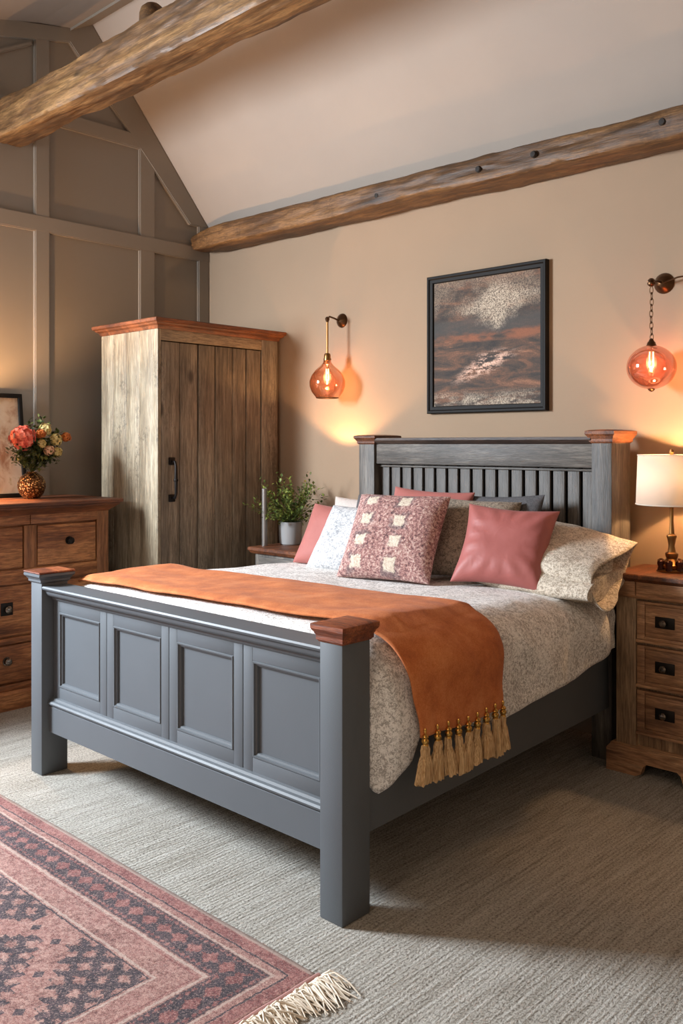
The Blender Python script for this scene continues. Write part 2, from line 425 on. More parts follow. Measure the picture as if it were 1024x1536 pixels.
def emis(name, col, st):
    m = bpy.data.materials.new(name); m.use_nodes = True; b = m.node_tree.nodes['Principled BSDF']
    b.inputs['Base Color'].default_value = (*col, 1); b.inputs['Emission Color'].default_value = (*col, 1); b.inputs['Emission Strength'].default_value = st
    return m
M_bulb = emis('bulb_glow', (1, .62, .28), 35)
def shade_mat():
    m = bpy.data.materials.new('linen_shade'); m.use_nodes = True; nt = m.node_tree; nt.nodes.clear()
    o = nt.nodes.new('ShaderNodeOutputMaterial'); a = nt.nodes.new('ShaderNodeBsdfDiffuse'); b = nt.nodes.new('ShaderNodeBsdfTranslucent')
    a.inputs[0].default_value = (.86, .80, .72, 1); b.inputs[0].default_value = (.95, .88, .78, 1)
    mx = nt.nodes.new('ShaderNodeMixShader'); mx.inputs[0].default_value = .45
    nt.links.new(a.outputs[0], mx.inputs[1]); nt.links.new(b.outputs[0], mx.inputs[2]); nt.links.new(mx.outputs[0], o.inputs[0]); return m
M_shade = shade_mat()
M_pot = mat('pot_grey_glaze', color=srgb(150, 150, 150), rough=.3)
M_soil = mat('soil', color=srgb(48, 36, 26), rough=1)
def leafy(a, b):
    return lambda nt: (lambda v: dict(color=mix(nt, noise(nt, v, 30, 2).step(.35, .65), a, b)))(vec(nt, *coords(nt)))
M_leaf = mat('leaf_green', leafy(srgb(56, 74, 26), srgb(128, 140, 62)), rough=.55)
M_leaf2 = mat('leaf_dark', leafy(srgb(40, 54, 26), srgb(92, 104, 44)), rough=.6)
M_coral = mat('petal_coral', leafy(srgb(214, 84, 62), srgb(240, 140, 118)), rough=.7)
M_cream = mat('petal_cream', leafy(srgb(196, 170, 96), srgb(224, 204, 140)), rough=.7)
M_peach = mat('petal_peach', leafy(srgb(220, 168, 130), srgb(232, 190, 156)), rough=.7)
M_orange = mat('petal_orange', leafy(srgb(170, 84, 24), srgb(200, 110, 40)), rough=.7)
M_stem = mat('stem_green', color=srgb(70, 84, 40), rough=.7)
def vasef(nt):
    v = vec(nt, *coords(nt)); d = voro(nt, v, 95)
    return dict(color=mix(nt, d.step(.2, .5), srgb(220, 170, 110), srgb(96, 60, 32)), bump=(d, 1, .006))
M_vase = mat('vase_hammered_gold', vasef, rough=.3, metal=.85)

# ------------------------------------------------------------ the room
W, XL, XR, YF = 4.0, -5.075, .95, -1.7
SL = 1.215
def slope_z(y): return 2.964+SL*(3.964-y)
def ceil_z(y): return 3.98-.25*(2.92-y)
bm = BM(); box(bm, XL-.15, XR+.15, YF-.15, W+.15, -.1, 0); struct('floor', bm, M_carpet, smooth=False)
bm = BM(); box(bm, XL-.15, XR+.15, W, W+.15, 0, 3.2); struct('wall_back', bm, M_back, smooth=False)
bm = BM(); box(bm, XR, XR+.15, YF, W, 0, 4.4); struct('wall_right', bm, M_back, smooth=False)
bm = BM(); box(bm, XL-.15, XR+.15, YF-.15, YF, 0, 4.4); struct('wall_front', bm, M_back, smooth=False)
# left wall with a window opening at y -.45 .. .75 (behind the camera's left)
WY0, WY1, WZ0, WZ1 = -.40, .64, 1.50, 2.92
bm = BM()
for a in ((YF, WY0, 0, 4.4), (WY1, W, 0, 4.4), (WY0, WY1, 0, WZ0), (WY0, WY1, WZ1, 4.4)): box(bm, XL-.15, XL, *a)
struct('wall_left', bm, M_left, smooth=False)
bm = BM()
for a in ((WY0, WY1, WZ0, WZ0+.05), (WY0, WY1, WZ1-.05, WZ1), (WY0, WY0+.05, WZ0, WZ1), (WY1-.05, WY1, WZ0, WZ1), (.105, .135, WZ0, WZ1), (WY0, WY1, 2.19, 2.22)): box(bm, XL-.12, XL-.07, *a)
struct('window_1', bm, M_ceil, smooth=False)
bm = BM(); box(bm, XL-.1, XL-.095, WY0+.05, WY1-.05, WZ0+.05, WZ1-.05)
g = obj('pane', bm, M_clear, [o for o in C.objects if o.name == 'window_1'][0], smooth=False)
# sloping ceiling and apex
bm = BM()
ya, yb = 4.12, 3.06
prism(bm, [(ya, slope_z(ya)), (yb, slope_z(yb)), (yb, slope_z(yb)+.15), (ya, slope_z(ya)+.15)], XL-.15, XR+.15, 'X')
struct('ceiling', bm, M_ceil, smooth=False)
bm = BM()
prof = [(2.92, 3.985), (2.7, 3.945), (2.47, 3.885), (2.1, 3.78), (YF-.15, ceil_z(YF))]
prism(bm, prof+[(YF-.15, 4.6), (2.92, 4.6)], XL-.15, XR+.15, 'X')
struct('ceiling_apex', bm, M_apex, smooth=False)
bm = BM(); prism(bm, [(2.905, 3.965), (3.062, slope_z(3.062)-.004), (3.062, slope_z(3.062)+.1), (2.905, 4.1)], XL, XR, 'X')
struct('trim_1', bm, M_left, smooth=False)
# board trim on the left wall
D = .022
def board(n, pts):
    D = .020+.0009*n; b = BM(); prism(b, pts, XL, XL+D, 'X')
    bmesh.ops.bevel(b, geom=[e for e in b.edges if all(abs(v.co.x-(XL+D)) < 1e-5 for v in e.verts)], offset=.006, segments=2, affect='EDGES')
    struct('trim_%d' % n, b, M_left)
k = 2
def zt(y): return min(slope_z(y), 4.0 if y > 2.9 else 3.9)
for y0, y1 in ((3.42, 3.54), (3.905, 4.0)):
    board(k, [(y0, .12), (y1, .12), (y1, slope_z(y1)-.02), (y0, slope_z(y0)-.02)]); k += 1
for y0, y1 in ((2.675, 2.772), (1.9, 2.0), (1.12, 1.22)):
    board(k, [(y0, .12), (y1, .12), (y1, ceil_z(y1)-.02), (y0, ceil_z(y0)-.02)]); k += 1
for z0, z1, ye in ((2.685, 2.785, 4.0), (3.355, 3.45, 3.6), (1.30, 1.36, 0)):
    if ye:
        board(k, [(YF, z0), (3.964-(z0-2.964)/SL if z0 > 2.95 else ye, z0), (3.964-(z1-2.964)/SL if z1 > 2.95 else ye, z1), (YF, z1)]); k += 1
dy = .165
board(k, [(3.995, slope_z(3.995)), (3.995-dy, slope_z(3.995)), (2.93-dy, slope_z(2.93)-.18), (2.93, slope_z(2.93)-.1), (3.06, slope_z(3.06))]); k += 1
board(k, [(2.93, 3.99), (2.47, 3.89), (1.2, 3.57), (1.2, 3.47), (2.47, 3.79), (2.93, 3.90)]); k += 1
board(k, [(2.66, 3.80), (2.645, 3.82), (1.9, 3.40), (1.9, 3.37)]); k += 1
bm = BM(); box(bm, XL, XL+.025, WY1, W, 0, .14, .005); struct('baseboard_left', bm, M_left)
bm = BM(); box(bm, XL, XR, W-.02, W, 0, .14, .005); struct('baseboard_back', bm, M_ceil)

# ------------------------------------------------------------ roof beams
def rough_beam(bm, x0, x1, yc, zc, wy, hz, seed, rnd=.3, amp=.01, n=150, seg=36, wander=.01, chamf0=0, pw=3.2):
    rows = []
    for i in range(n+1):
        t = i/n; x = x0+(x1-x0)*t; row = []
        oy = fb((x*.6, seed, 0), 1, 2)*wander; oz = fb((x*.6, seed+9, 3), 1, 2)*wander
        s = 1
        if chamf0 and (x-x0) < chamf0: s = .62+.38*((x-x0)/chamf0)**.6
        for k in range(seg):
            a = 2*math.pi*(k+.5)/seg; c, s_ = math.cos(a), math.sin(a)
            r = 1/((abs(c)**pw+abs(s_)**pw)**(1/pw))
            d = fb((x*1.6, c*.9+seed, s_*.9), 1.2, 4)*amp*1.4 + fb((x*5, c*2.2+seed, s_*2.2), 1.7, 3)*amp*.5
            row.append((x, yc+oy+(wy/2*r*s+d)*c, zc+oz+(hz/2*r*s+d)*s_))
        rows.append(row)
    vs = quadgrid(bm, rows, closev=True); bm.faces.new(vs[0]); bm.faces.new(vs[-1])
bm = BM(); rough_beam(bm, XL+.005, XR, 2.50, 3.278, .19, .212, 4.2, amp=.009, wander=.018, pw=16, seg=72, n=260)
t = thing('tie_beam', 'large rough-hewn oak beam crossing the upper left corner of the room', 'beam', (XL, 2.5, 3.17))
obj('timber', bm, M_beam, t)
bm = BM()
lathe(bm, [(.0, .03), (.035, .026), (.055, .008), (.064, -.02), (.066, -.08), (.066, -.30)], (-3.735, 2.60, 3.55), 28)
obj('peg', bm, M_beam, t, label='rounded wooden log end rising behind the beam')
bm = BM()
for px_, r in ((-3.85, .012), (-3.1, .016), (-3.72, .008)): lathe(bm, [(0, 0), (r*.7, -.002), (r, .004), (r, .02)], (px_, 2.403, 3.27), 12, 'Y')
bm.free()
bm = BM(); rough_beam(bm, XL+.03, XR, 3.895, 2.795, .20, .145, 11.7, amp=.008, wander=.02, chamf0=.22, pw=6, n=240, seg=48)
t = thing('wall_beam', 'long narrow weathered oak beam along the top of the back wall', 'beam', (XL, 3.9, 2.7))
obj('timber', bm, M_wall_beam, t)
bm = BM()
for x_, z_ in ((-2.30, 2.80), (-2.62, 2.795), (-1.66, 2.80), (-3.3, 2.79)):
    lathe(bm, [(.0, -.004), (.013, -.003), (.017, .004), (.017, .02)], (x_, 3.79, z_), 14, 'Y')
obj('peg_hole', bm, M_hbd, t)

# ------------------------------------------------------------ bed
bed = thing('bed', 'large slate grey painted bed with panelled footboard, slatted headboard and mahogany caps', 'bed', (-2.65, 2.9, 0))
PF, PB = 1.89, 2.012          # footboard post front / back
xr0, xr1, xl0, xl1 = -1.868, -1.776, -3.605, -3.515
def post(x0, x1, y0, y1, h, m, cap_h, ov, capm, capname='post_cap', lab=None):
    b = BM(); box(b, x0, x1, y0, y1, 0, h, .004); p = obj('bed_post', b, m, bed)
    b = BM()
    moulding_ring(b, x0, x1, y0, y1, [(.002, h-.001), (.004, h+cap_h*.05), (.008, h+cap_h*.1), (.008, h+cap_h*.34), (ov*.55, h+cap_h*.42), (ov*.62, h+cap_h*.52), (ov*.85, h+cap_h*.62), (ov, h+cap_h*.72), (ov, h+cap_h*.96), (ov-.004, h+cap_h), (ov*.2, h+cap_h*1.06), (-.03, h+cap_h*1.10)])
    obj(capname, b, capm, p, angle=25, label=lab)
    return p
post(xr0, xr1, PF, PB, .818, M_grey, .054, .020, M_redwood, lab='mahogany post cap')
p_ = post(xl0, xl1, PF, PB, .812, M_grey, .040, .022, M_grey, lab='grey moulded post cap')
b = BM(); moulding_ring(b, xl0, xl1, PF, PB, [(.0, .850), (.018, .851), (.023, .855), (.022, .860), (.0, .864), (-.03, .866)]); obj('cap_top', b, M_redwood, p_, angle=25, label='mahogany board on top of the post cap')
# footboard
yP = 1.945
b = BM(); box(b, xl1, xr0, yP+.014, yP+.034, .19, .76); obj('footboard_panel', b, M_grey, bed)
# face frame with four recesses
wp = (xr0-xl1)/4
for i in range(4):
    a0 = xl1+i*wp; a1 = a0+wp; ix0, ix1, iz0, iz1 = a0+.048, a1-.048, .372, .690
    b = BM()
    g_ = .0016
    box(b, a0+g_, ix0, yP, yP+.016, .30, .745, .0015); box(b, ix1, a1-g_, yP, yP+.016, .30, .745, .0015)
    box(b, ix0, ix1, yP, yP+.016, .30, iz0, .0015); box(b, ix0, ix1, yP, yP+.016, iz1, .745, .0015)
    fr = obj('panel_frame', b, M_grey, bed)
    b = BM()    # inner moulding
    rows = []
    for o, y in ((0, yP+.002), (.003, yP-.003), (.008, yP-.002), (.010, yP+.004), (.016, yP+.006), (.018, yP+.013)):
        rows.append([(ix0+o, y, iz0+o), (ix1-o, y, iz0+o), (ix1-o, y, iz1-o), (ix0+o, y, iz1-o)])
    quadgrid(b, rows, closev=True); obj('panel_moulding', b, M_grey, fr, angle=20)
b = BM()
prism(b, [(1.925, .180), (1.925, .288), (1.930, .292), (1.918, .298), (1.916, .305), (1.922, .311), (1.932, .314), (1.936, .322), (1.946, .326), (1.975, .326), (1.975, .180)], xl1, xr0, 'X')
obj('lower_rail', b, M_grey, bed, angle=25)
b = BM()
pr_ = [(1.975, .735), (1.944, .735), (1.938, .742), (1.936, .752)]
for q in range(7):
    a = math.pi/2*q/6; pr_.append((1.936-.03*math.sin(a)*1.0, .752+.026*(1-math.cos(a))))
pr_ += [(1.902, .782), (1.894, .786), (1.891, .793), (1.895, .799), (1.900, .800), (2.006, .800), (2.010, .794), (2.006, .775), (1.975, .770)]
prism(b, pr_, xl1, xr0, 'X'); obj('top_rail', b, M_grey, bed, angle=22)
# headboard
hr0, hr1, hl0, hl1, HY, HB = -1.945, -1.848, -3.350, -3.238, 3.70, 3.885
post(hr0, hr1, HY, HB, 1.405, M_hb, .055, .022, M_redwood_y, lab='mahogany post cap')
post(hl0, hl1, HY, HB, 1.400, M_hb, .046, .022, M_redwood_y, lab='mahogany post cap')
b = BM(); box(b, hl1, hr0, HY+.015, HY+.055, 1.292, 1.408, .003); obj('headboard_rail', b, M_hbx, bed)
b = BM(); prism(b, [(HY+.012, 1.400), (HY-.004, 1.410), (HY-.012, 1.420), (HY-.012, 1.432), (HY+.10, 1.434), (HY+.10, 1.400)], hl1, hr0, 'X'); obj('headboard_top_moulding', b, M_hbtop, bed, angle=25)
b = BM(); box(b, hl1, hr0, HY+.085, HY+.10, .40, 1.31); obj('headboard_backing', b, M_hbd, bed)
b = BM(); box(b, hl1, hr0, HY+.02, HY+.075, .40, .52, .003); obj('headboard_rail', b, M_hbx, bed)
b = BM(); box(b, hl1, hr0, HY+.04, HY+.06, 1.275, 1.286, .002); obj('headboard_bead', b, M_hbx, bed)
ns = 17; sp = (hr0-hl1)/ns; first = None
for i in range(ns):
    if first is None:
        b = BM(); box(b, hl1+.006, hl1+sp-.010, HY+.05, HY+.068, .50, 1.30, .004); first = obj('slat', b, M_hb, bed)
    else:
        c_ = first.copy(); C.objects.link(c_); c_.parent = bed; c_.location.x = first.location.x+i*sp
# side rails
for (xa, xb, lab) in ((-1.787, -1.862, 0), (-3.595, -3.34, 1)):
    b = BM(); sgn = -1 if lab == 0 else 1
    vs = [[(x, y, z) for (x, y, z) in ((xx, yy, .235), (xx+sgn*.032, yy, .235), (xx+sgn*.032, yy, .545), (xx, yy, .545))] for xx, yy in ((xa, PB), (xb, HY))]
    g_ = quadgrid(b, vs, closev=True); b.faces.new(g_[0]); b.faces.new(g_[1]); obj('side_rail', b, M_grey, bed, smooth=False)
b = BM()
v0 = [(-3.56, PB+.02), (-1.83, PB+.02), (-1.90, HY+.01), (-3.30, HY+.01)]
prism(b, v0, .38, .42, 'Z'); obj('slat_base', b, M_hbd, bed, smooth=False)
b = BM()
prism(b, [(-3.53, PB+.02), (-1.86, PB+.02), (-1.93, HY-.01), (-3.30, HY-.01)], .425, .72, 'Z')
bmesh.ops.bevel(b, geom=b.edges[:], offset=.04, segments=3, affect='EDGES')
tag(obj('mattress', b, M_white), 'pale mattress lying in the bed frame under the duvet', 'mattress')

# ------------------------------------------------------------ duvet and throw
def lerp(a, b, t): return a+(b-a)*t
def itp(y, tab):
    if y <= tab[0][0]: return tab[0][1]
    for (a, va), (b_, vb) in zip(tab, tab[1:]):
        if y <= b_:
            t = (y-a)/(b_-a); t = t*t*(3-2*t); return va+(vb-va)*t
    return tab[-1][1]
def top_z(y): return itp(y, [(2.0, .792), (2.1, .806), (2.5, .812), (3.0, .79), (3.6, .775)])
HEM = [(1.98, .42), (2.045, .345), (2.165, .425), (2.19, .50), (2.28, .505), (2.50, .46), (2.62, .445), (3.2, .48), (3.6, .52)]
def lin(y, tab):
    for (a, va), (b_, vb) in zip(tab, tab[1:]):
        if y <= b_: return va+(vb-va)*max(0, (y-a)/(b_-a))
    return tab[-1][1]
def xs_right(y): return itp(y, [(2.0, -1.782), (2.02, -1.780), (2.09, -1.742), (2.4, -1.722), (3.0, -1.735), (3.45, -1.755), (3.62, -1.80)])
def xs_left(y): return itp(y, [(2.0, -3.60), (3.0, -3.56), (3.6, -3.46)])
def section(y, a, off=0, hem=None):
    """a in 0..1 across the bed; returns x,z. 0 left hem, 1 right hem"""
    zt_ = top_z(y)+off; xr = xs_right(y)+off; xl = xs_left(y)-off
    rz, rx = .15, .20
    hr = lin(y, HEM) if hem is None else hem; hl = .46
    segs = [('h', zt_-rz-hl), ('q', .27), ('t', (xr-rx)-(xl+rx)), ('q', .27), ('h', zt_-rz-hr)]
    L = sum(q[1] for q in segs); s = a*L
    if s < segs[0][1]: return xl, hl+s
    s -= segs[0][1]
    if s < .27:
        u = s/.27*math.pi/2; return xl+rx-rx*math.cos(u), zt_-rz+rz*math.sin(u)
    s -= .27
    if s < segs[2][1]: return xl+rx+s, zt_
    s -= segs[2][1]
    if s < .27:
        u = s/.27*math.pi/2; return xr-rx+rx*math.sin(u), zt_-rz+rz*math.cos(u)
    s -= .27
    return xr, zt_-rz-s
def wrinkle(x, y, z):
    n = fb((x*1.3, y*1.3, z*1.3), 1.3, 3)*.012
    w_ = max(0, min(1, (x+2.05)/.25))    # right-hand drape
    # diagonal folds on the drape
    n += w_*(math.sin((y*1.0+z*1.6)*13+fb((y, z, 3), 1.5, 2)*3)*.006+fb((y*2.2, z*2.2+y, 5), 1.6, 3)*.016)
    return n
bm = BM(); rows = []
NY, NX = 130, 150
for i in range(NY+1):
    y = 2.012+(3.64-2.012)*i/NY; row = []
    for j in range(NX+1):
        a = j/NX; x, z = section(y, a)
        d = wrinkle(x, y, z)*min(1, (y-2.0)/.08+.05)
        side = 1 if x > xs_right(y)-.12 else 0
        fx = 0
        # rounded foot edge
        e = max(0, (2.06-y)/.05); zz = z-.028*e*e*(1 if z > .7 else 0)
        # tucked head end
        row.append((x+(d if side else d*.2), y+d*.25, zz+(d if not side else d*.3)))
    rows.append(row)
# foot face dropping behind the footboard (only between the posts)
def footrow(dz):
    r = []
    for (x, y, z) in rows[0]:
        r.append((min(max(x, -3.50), -1.88) if z > .72 else x, 2.016, z-dz if z > .72 else z))
    return r
quadgrid(bm, rows)
o = obj('duvet', bm, M_duvet, loc=(-2.65, 2.8, .8), angle=80)
tag(o, 'pale grey and taupe marled duvet on the bed, one corner hanging by the foot post', 'duvet')
md = o.modifiers.new('thick', 'SOLIDIFY'); md.thickness = .028; md.offset = -1; md.use_rim = True
# rust throw
T0 = [(0, 2.05), (.62, 2.085), (.75, 2.10), (.85, 2.12), (1, 2.165)]
T1 = [(0, 2.52), (.5, 2.60), (.75, 2.63), (.85, 2.62), (1, 2.595)]
TH = .502
bm = BM(); rows = []
NT, NW = 150, 44
def throw_pt(a, b_):
    y = lerp(itp(a, T0), itp(a, T1), b_)
    x, z = section(y, lerp(.17, 1, a), .010, TH+.004*math.sin(b_*9))
    d = wrinkle(x, y, z); side = x > xs_right(y)-.12
    edge = min(b_, 1-b_)
    puff = .010*min(1, edge*12)+.006*fb((x*3, y*6, 7), 1, 3)
    nx = 1 if side else 0
    return (x+(max(d, .0)+.008+puff if side else 0), y, z+(.0 if side else d+.008+puff))
for i in range(NT+1): rows.append([throw_pt(i/NT, j/NW) for j in range(NW+1)])
quadgrid(bm, rows)
th = obj('throw_blanket', bm, M_throw, loc=(-2.5, 2.35, .83), angle=80)
tag(th, 'burnt orange velvet throw across the foot of the bed with tan tassels', 'throw')
md = th.modifiers.new('thick', 'SOLIDIFY'); md.thickness = .008; md.offset = 1
random.seed(3)
for i in range(9):
    b_ = .02+i/8*.96; p = Vector(throw_pt(1, b_)); p.x += .012
    L = .118+random.uniform(-.008, .012)
    b = BM(); rows = []
    for q in range(9):
        t = q/8; r = [.011, .015, .014, .019, .022, .023, .024, .025, .026][q]; row = []
        for k in range(20):
            an = 2*math.pi*k/20; rr = r*(1+.16*math.sin(k*2.5+i)+.08*math.sin(k*5))
            row.append((p.x+rr*.7*math.cos(an)+.004*math.sin(i*2+t*3), p.y+rr*1.05*math.sin(an)-.012*t*math.cos(i*1.3), p.z-.022-L*t+(.004*math.sin(k*1.7) if q == 8 else 0)))
        rows.append(row)
    g_ = quadgrid(b, rows, closev=True); b.faces.new(g_[0]); b.faces.new(g_[-1])
    ta = obj('tassel', b, M_tassel, th)
    b = BM(); lathe(b, [(0, .016), (.007, .013), (.011, .007), (.008, .001), (.012, -.004), (.012, -.010), (.008, -.016), (.010, -.021), (0, -.024)], (p.x, p.y, p.z-.004), 14)
    lathe(b, [(.003, .028), (.0055, .022), (.003, .012)], (p.x, p.y, p.z), 8)
    obj('bead', b, M_gold, ta, label='gold bead at the top of the tassel')

# ------------------------------------------------------------ pillows
def cushion(name, w_, h_, t_, loc, rz, lean, m, label, cat='cushion', roll=0, ears=.07, seed=1, fold=.0, group=None, px=4.0, sag=.0, pipe=False):
    N = 34; b = BM(); F = []; K = []
    for i in range(N+1):
        rf, rk = [], []
        for j in range(N+1):
            u = -1+2*i/N; v = -1+2*j/N
            # denser near the edges
            u = math.sin(u*math.pi/2); v = math.sin(v*math.pi/2)
            x = w_/2*u*(1-ears*(1-v*v)); z = h_/2*v*(1-ears*(1-u*u))
            e = max(0, (1-abs(u)**px)*(1-abs(v)**px))
            th_ = t_/2*e**.55
            q = fb((x*5+seed, z*5, seed), 1, 3)*.010*e**.3
            edge = max(abs(u), abs(v))
            rad = math.sin(math.atan2(v, u)*14+seed)*.006*max(0, edge-.45)*(1-edge)*6*(fold)
            z2 = z+h_/2; z2 += 0
            if sag: z2 -= sag*(1-u*u)*max(0, v)*.5
            rf.append((x, -th_-(q+rad if e > 0 else 0), z2)); rk.append((x, th_+(q if e > 0 else 0), z2))
        F.append(rf); K.append(rk)
    quadgrid(b, F); quadgrid(b, K)
    bmesh.ops.remove_doubles(b, verts=b.verts, dist=.0006)
    o = obj(name, b, m, None, local=True, angle=80)
    o.location = loc; o.rotation_euler = (R(-lean), R(roll), R(rz))
    tag(o, label, cat, group)
    return o
zb = .80
# back row, leaning on the headboard
cushion('pillow', .60, .37, .13, (-3.00, 3.52, zb-.02), 2, 22, M_dkgrey, 'charcoal grey pillow at the back left against the headboard slats', 'pillow', seed=4)
cushion('pillow', .50, .34, .12, (-3.24, 3.60, zb-.03), 0, 10, M_white, 'plain off-white pillow end showing beside the potted plant', 'pillow', seed=5)
cushion('cushion', .46, .41, .12, (-2.72, 3.42, zb-.01), 6, 20, M_pink2, 'dusty pink cushion peeking above the chequered cushion', seed=6, roll=2)
cushion('cushion', .48, .39, .10, (-2.36, 3.50, zb-.01), 0, 18, M_dkgrey, 'charcoal cushion corner standing behind the taupe marled cushion', seed=7, roll=-2)
cushion('cushion', .40, .34, .12, (-3.14, 3.215, zb-.02), 10, 30, M_pink2, 'dusty pink cushion leaning at the far left beside the plant pot', seed=8, roll=4)
cushion('cushion', .42, .37, .13, (-2.95, 3.12, zb-.015), 6, 36, M_spk_light, 'pale grey marled cushion to the left of the chequered cushion', seed=9, roll=1, fold=.5)
cushion('cushion', .42, .40, .14, (-2.37, 3.30, zb-.005), 16, 30, M_spk_brown, 'taupe marled cushion between the chequered cushion and the pink satin one', seed=10, roll=2)
cushion('cushion', .41, .385, .14, (-2.12, 3.20, zb-.005), 16, 32, M_pink, 'smooth dusty rose cushion right of centre with one pointed upper corner', seed=11, roll=3, fold=1.2, ears=.11)
cushion('cushion', .46, .44, .15, (-2.60, 3.02, zb-.005), 14, 34, M_boucle, 'chequered pink boucle cushion with cream squares in front of all others', seed=12, roll=0, ears=.05)

# marled bed pillows at the right with an open pillowcase end
def sleeve_pillow(name, L, H_, D_, loc, rz, tilt, label, seed, flap):
    t = thing(name, label, 'pillow', loc, R(rz))
    b = BM(); rows = []; n, sg = 44, 48
    for i in range(n+1):
        s = i/n; x = -L/2+L*s
        if s < .25: k_ = math.sin(s/.25*math.pi/2)**.6
        else: k_ = 1
        k2 = 1-.30*max(0, (s-.6)/.4)**1.5*(0 if flap else 1)
        row = []
        for q in range(sg):
            a = 2*math.pi*q/sg; c, s_ = math.cos(a), math.sin(a)
            pw_ = 2.4; r = 1/((abs(c)**pw_+abs(s_)**pw_)**(1/pw_))
            yy = D_/2*r*c*(1-.05*(1-k_)); zz = H_/2*r*s_*k_*k2
            d = fb((x*4+seed, yy*4, zz*4), 1, 3)*.014
            if flap and s > .72:
                f_ = (s-.72)/.28
                zz += -.02*f_*f_*(c < -.3)*(s_ < .5) + .012*math.sin(a*3+1)*f_
                yy -= .03*f_*f_*max(0, -c)
            zz += -(.10 if flap else .035)*s**2.2
            row.append((x+d*.4+(.03*math.sin(a*2) if flap and s > .9 else 0)*(s-.9)*10, yy*(.985+d), zz+d))
        rows.append(row)
    rx = Matrix.Rotation(R(tilt), 4, 'X')
    rows = [[rx @ Vector(p)+Vector((0, 0, H_/2)) for p in row] for row in rows]
    g_ = quadgrid(b, rows, closev=True); b.faces.new(g_[0])
    if not flap: b.faces.new(g_[-1])
    bmesh.ops.recalc_face_normals(b, faces=b.faces)
    pc = obj('pillowcase', b, M_pcase, t, local=True, angle=70)
    md = pc.modifiers.new('thick', 'SOLIDIFY'); md.thickness = .006; md.offset = -1
    b = BM(); rows = []
    for i in range(15):
        s = i/14; x = -L/2+L*(.3+.66*s); k_ = (max(0, 1-s**3))**.5*.93
        row = []
        for q in range(sg):
            a = 2*math.pi*q/sg; c, s_ = math.cos(a), math.sin(a)
            p = Vector((x, D_/2*c*k_*.93, H_/2*s_*k_*.86-.01-.09*(.3+.66*s)**2.2)); row.append(rx @ p+Vector((0, 0, H_/2)))
        rows.append(row)
    g_ = quadgrid(b, rows, closev=True); b.faces.new(g_[0])
    obj('pillow_insert', b, M_pcase, t, local=True, angle=80)
    return t
sleeve_pillow('bed_pillow', .58, .13, .40, (-2.03, 3.43, zb-.015), 3, 8, 'lower marled pillow lying flat under the sleeved one at the right', 21, False)
sleeve_pillow('bed_pillow', .54, .15, .40, (-1.99, 3.45, zb+.085), 4, 22, 'upper marled pillow at the right with its open case end drooping over the bed edge', 33, True)

# ------------------------------------------------------------ wardrobe
wd = thing('wardrobe', 'tall weathered grey-brown wooden wardrobe with iron handle and mahogany cornice', 'wardrobe', (-4.6, 3.5, 0))
wx0, wx1, wy0, wy1, wz = -4.895, -4.30, 3.032, 3.962, 2.065
b = BM()
for i in range(4):
    a0 = wx0+(wx1-.05-wx0)*i/4; a1 = wx0+(wx1-.05-wx0)*(i+1)/4
    box(b, a0+.0005, a1-.0005, wy0, wy0+.03, .08, wz, .0015)
obj('side_panel', b, M_wards, wd)
b = BM(); box(b, wx0, wx1-.01, wy1-.03, wy1, .08, wz, .002); obj('side_panel', b, M_ward, wd)
b = BM(); box(b, wx0, wx0+.02, wy0+.03, wy1-.03, .08, wz); obj('back_panel', b, M_ward, wd, smooth=False)
b = BM(); box(b, wx1-.05, wx1, wy0-.002, wy0+.018, .08, wz, .003); box(b, wx1-.03, wx1, wy0, 3.052, .08, wz, .002); obj('corner_stile', b, M_wards, wd)
b = BM(); box(b, wx1-.03, wx1, 3.826, wy1+.002, .08, wz, .003); obj('corner_stile', b, M_ward, wd)
b = BM(); box(b, wx1-.03, wx1-.001, 3.052, 3.826, 2.0, wz, .002); obj('top_rail', b, M_wardx, wd)
b = BM(); box(b, wx0-.005, wx1+.01, wy0-.01, wy1+.01, 0, .10, .006); obj('plinth', b, M_wardx, wd)
b = BM(); box(b, wx0+.02, wx1-.035, wy0+.03, wy1-.03, .08, .12); obj('floor_board', b, M_wardx, wd, smooth=False)
def door(ys, hand):
    b = BM()
    for y0, y1, dx in ys: box(b, wx1-.028, wx1-.006+dx, y0+.0026, y1-.0026, .11, 1.994, .003)
    return obj('wardrobe_door', b, M_ward, wd)
d1 = door(((3.055, 3.190, 0), (3.190, 3.322, -.003)), 1)
d2 = door(((3.326, 3.452, 0), (3.452, 3.588, .0), (3.588, 3.70, -.002), (3.70, 3.822, 0)), 0)
b = BM()
for zc in (1.30, 1.085): box(b, wx1-.006, wx1+.004, 3.108, 3.152, zc-.022, zc+.022, .004)
tube(b, [(wx1, 3.13, 1.30), (wx1+.03, 3.13, 1.297), (wx1+.038, 3.13, 1.27), (wx1+.038, 3.13, 1.19), (wx1+.038, 3.13, 1.11), (wx1+.03, 3.13, 1.088), (wx1, 3.13, 1.085)], [.006, .007, .008, .010, .008, .007, .006], 12)
lathe(b, [(0, -.012), (.013, -.007), (.014, 0), (.013, .007), (0, .012)], (wx1+.038, 3.13, 1.19), 14)
obj('door_handle', b, M_iron, d1)
b = BM(); moulding_ring(b, wx0, wx1, wy0, wy1, [(.004, wz), (.008, wz+.008), (.012, wz+.018), (.026, wz+.026), (.03, wz+.034), (.042, wz+.040), (.044, wz+.056), (.040, wz+.060), (.0, wz+.061)])
obj('cornice', b, M_redwood_y, wd, angle=25)

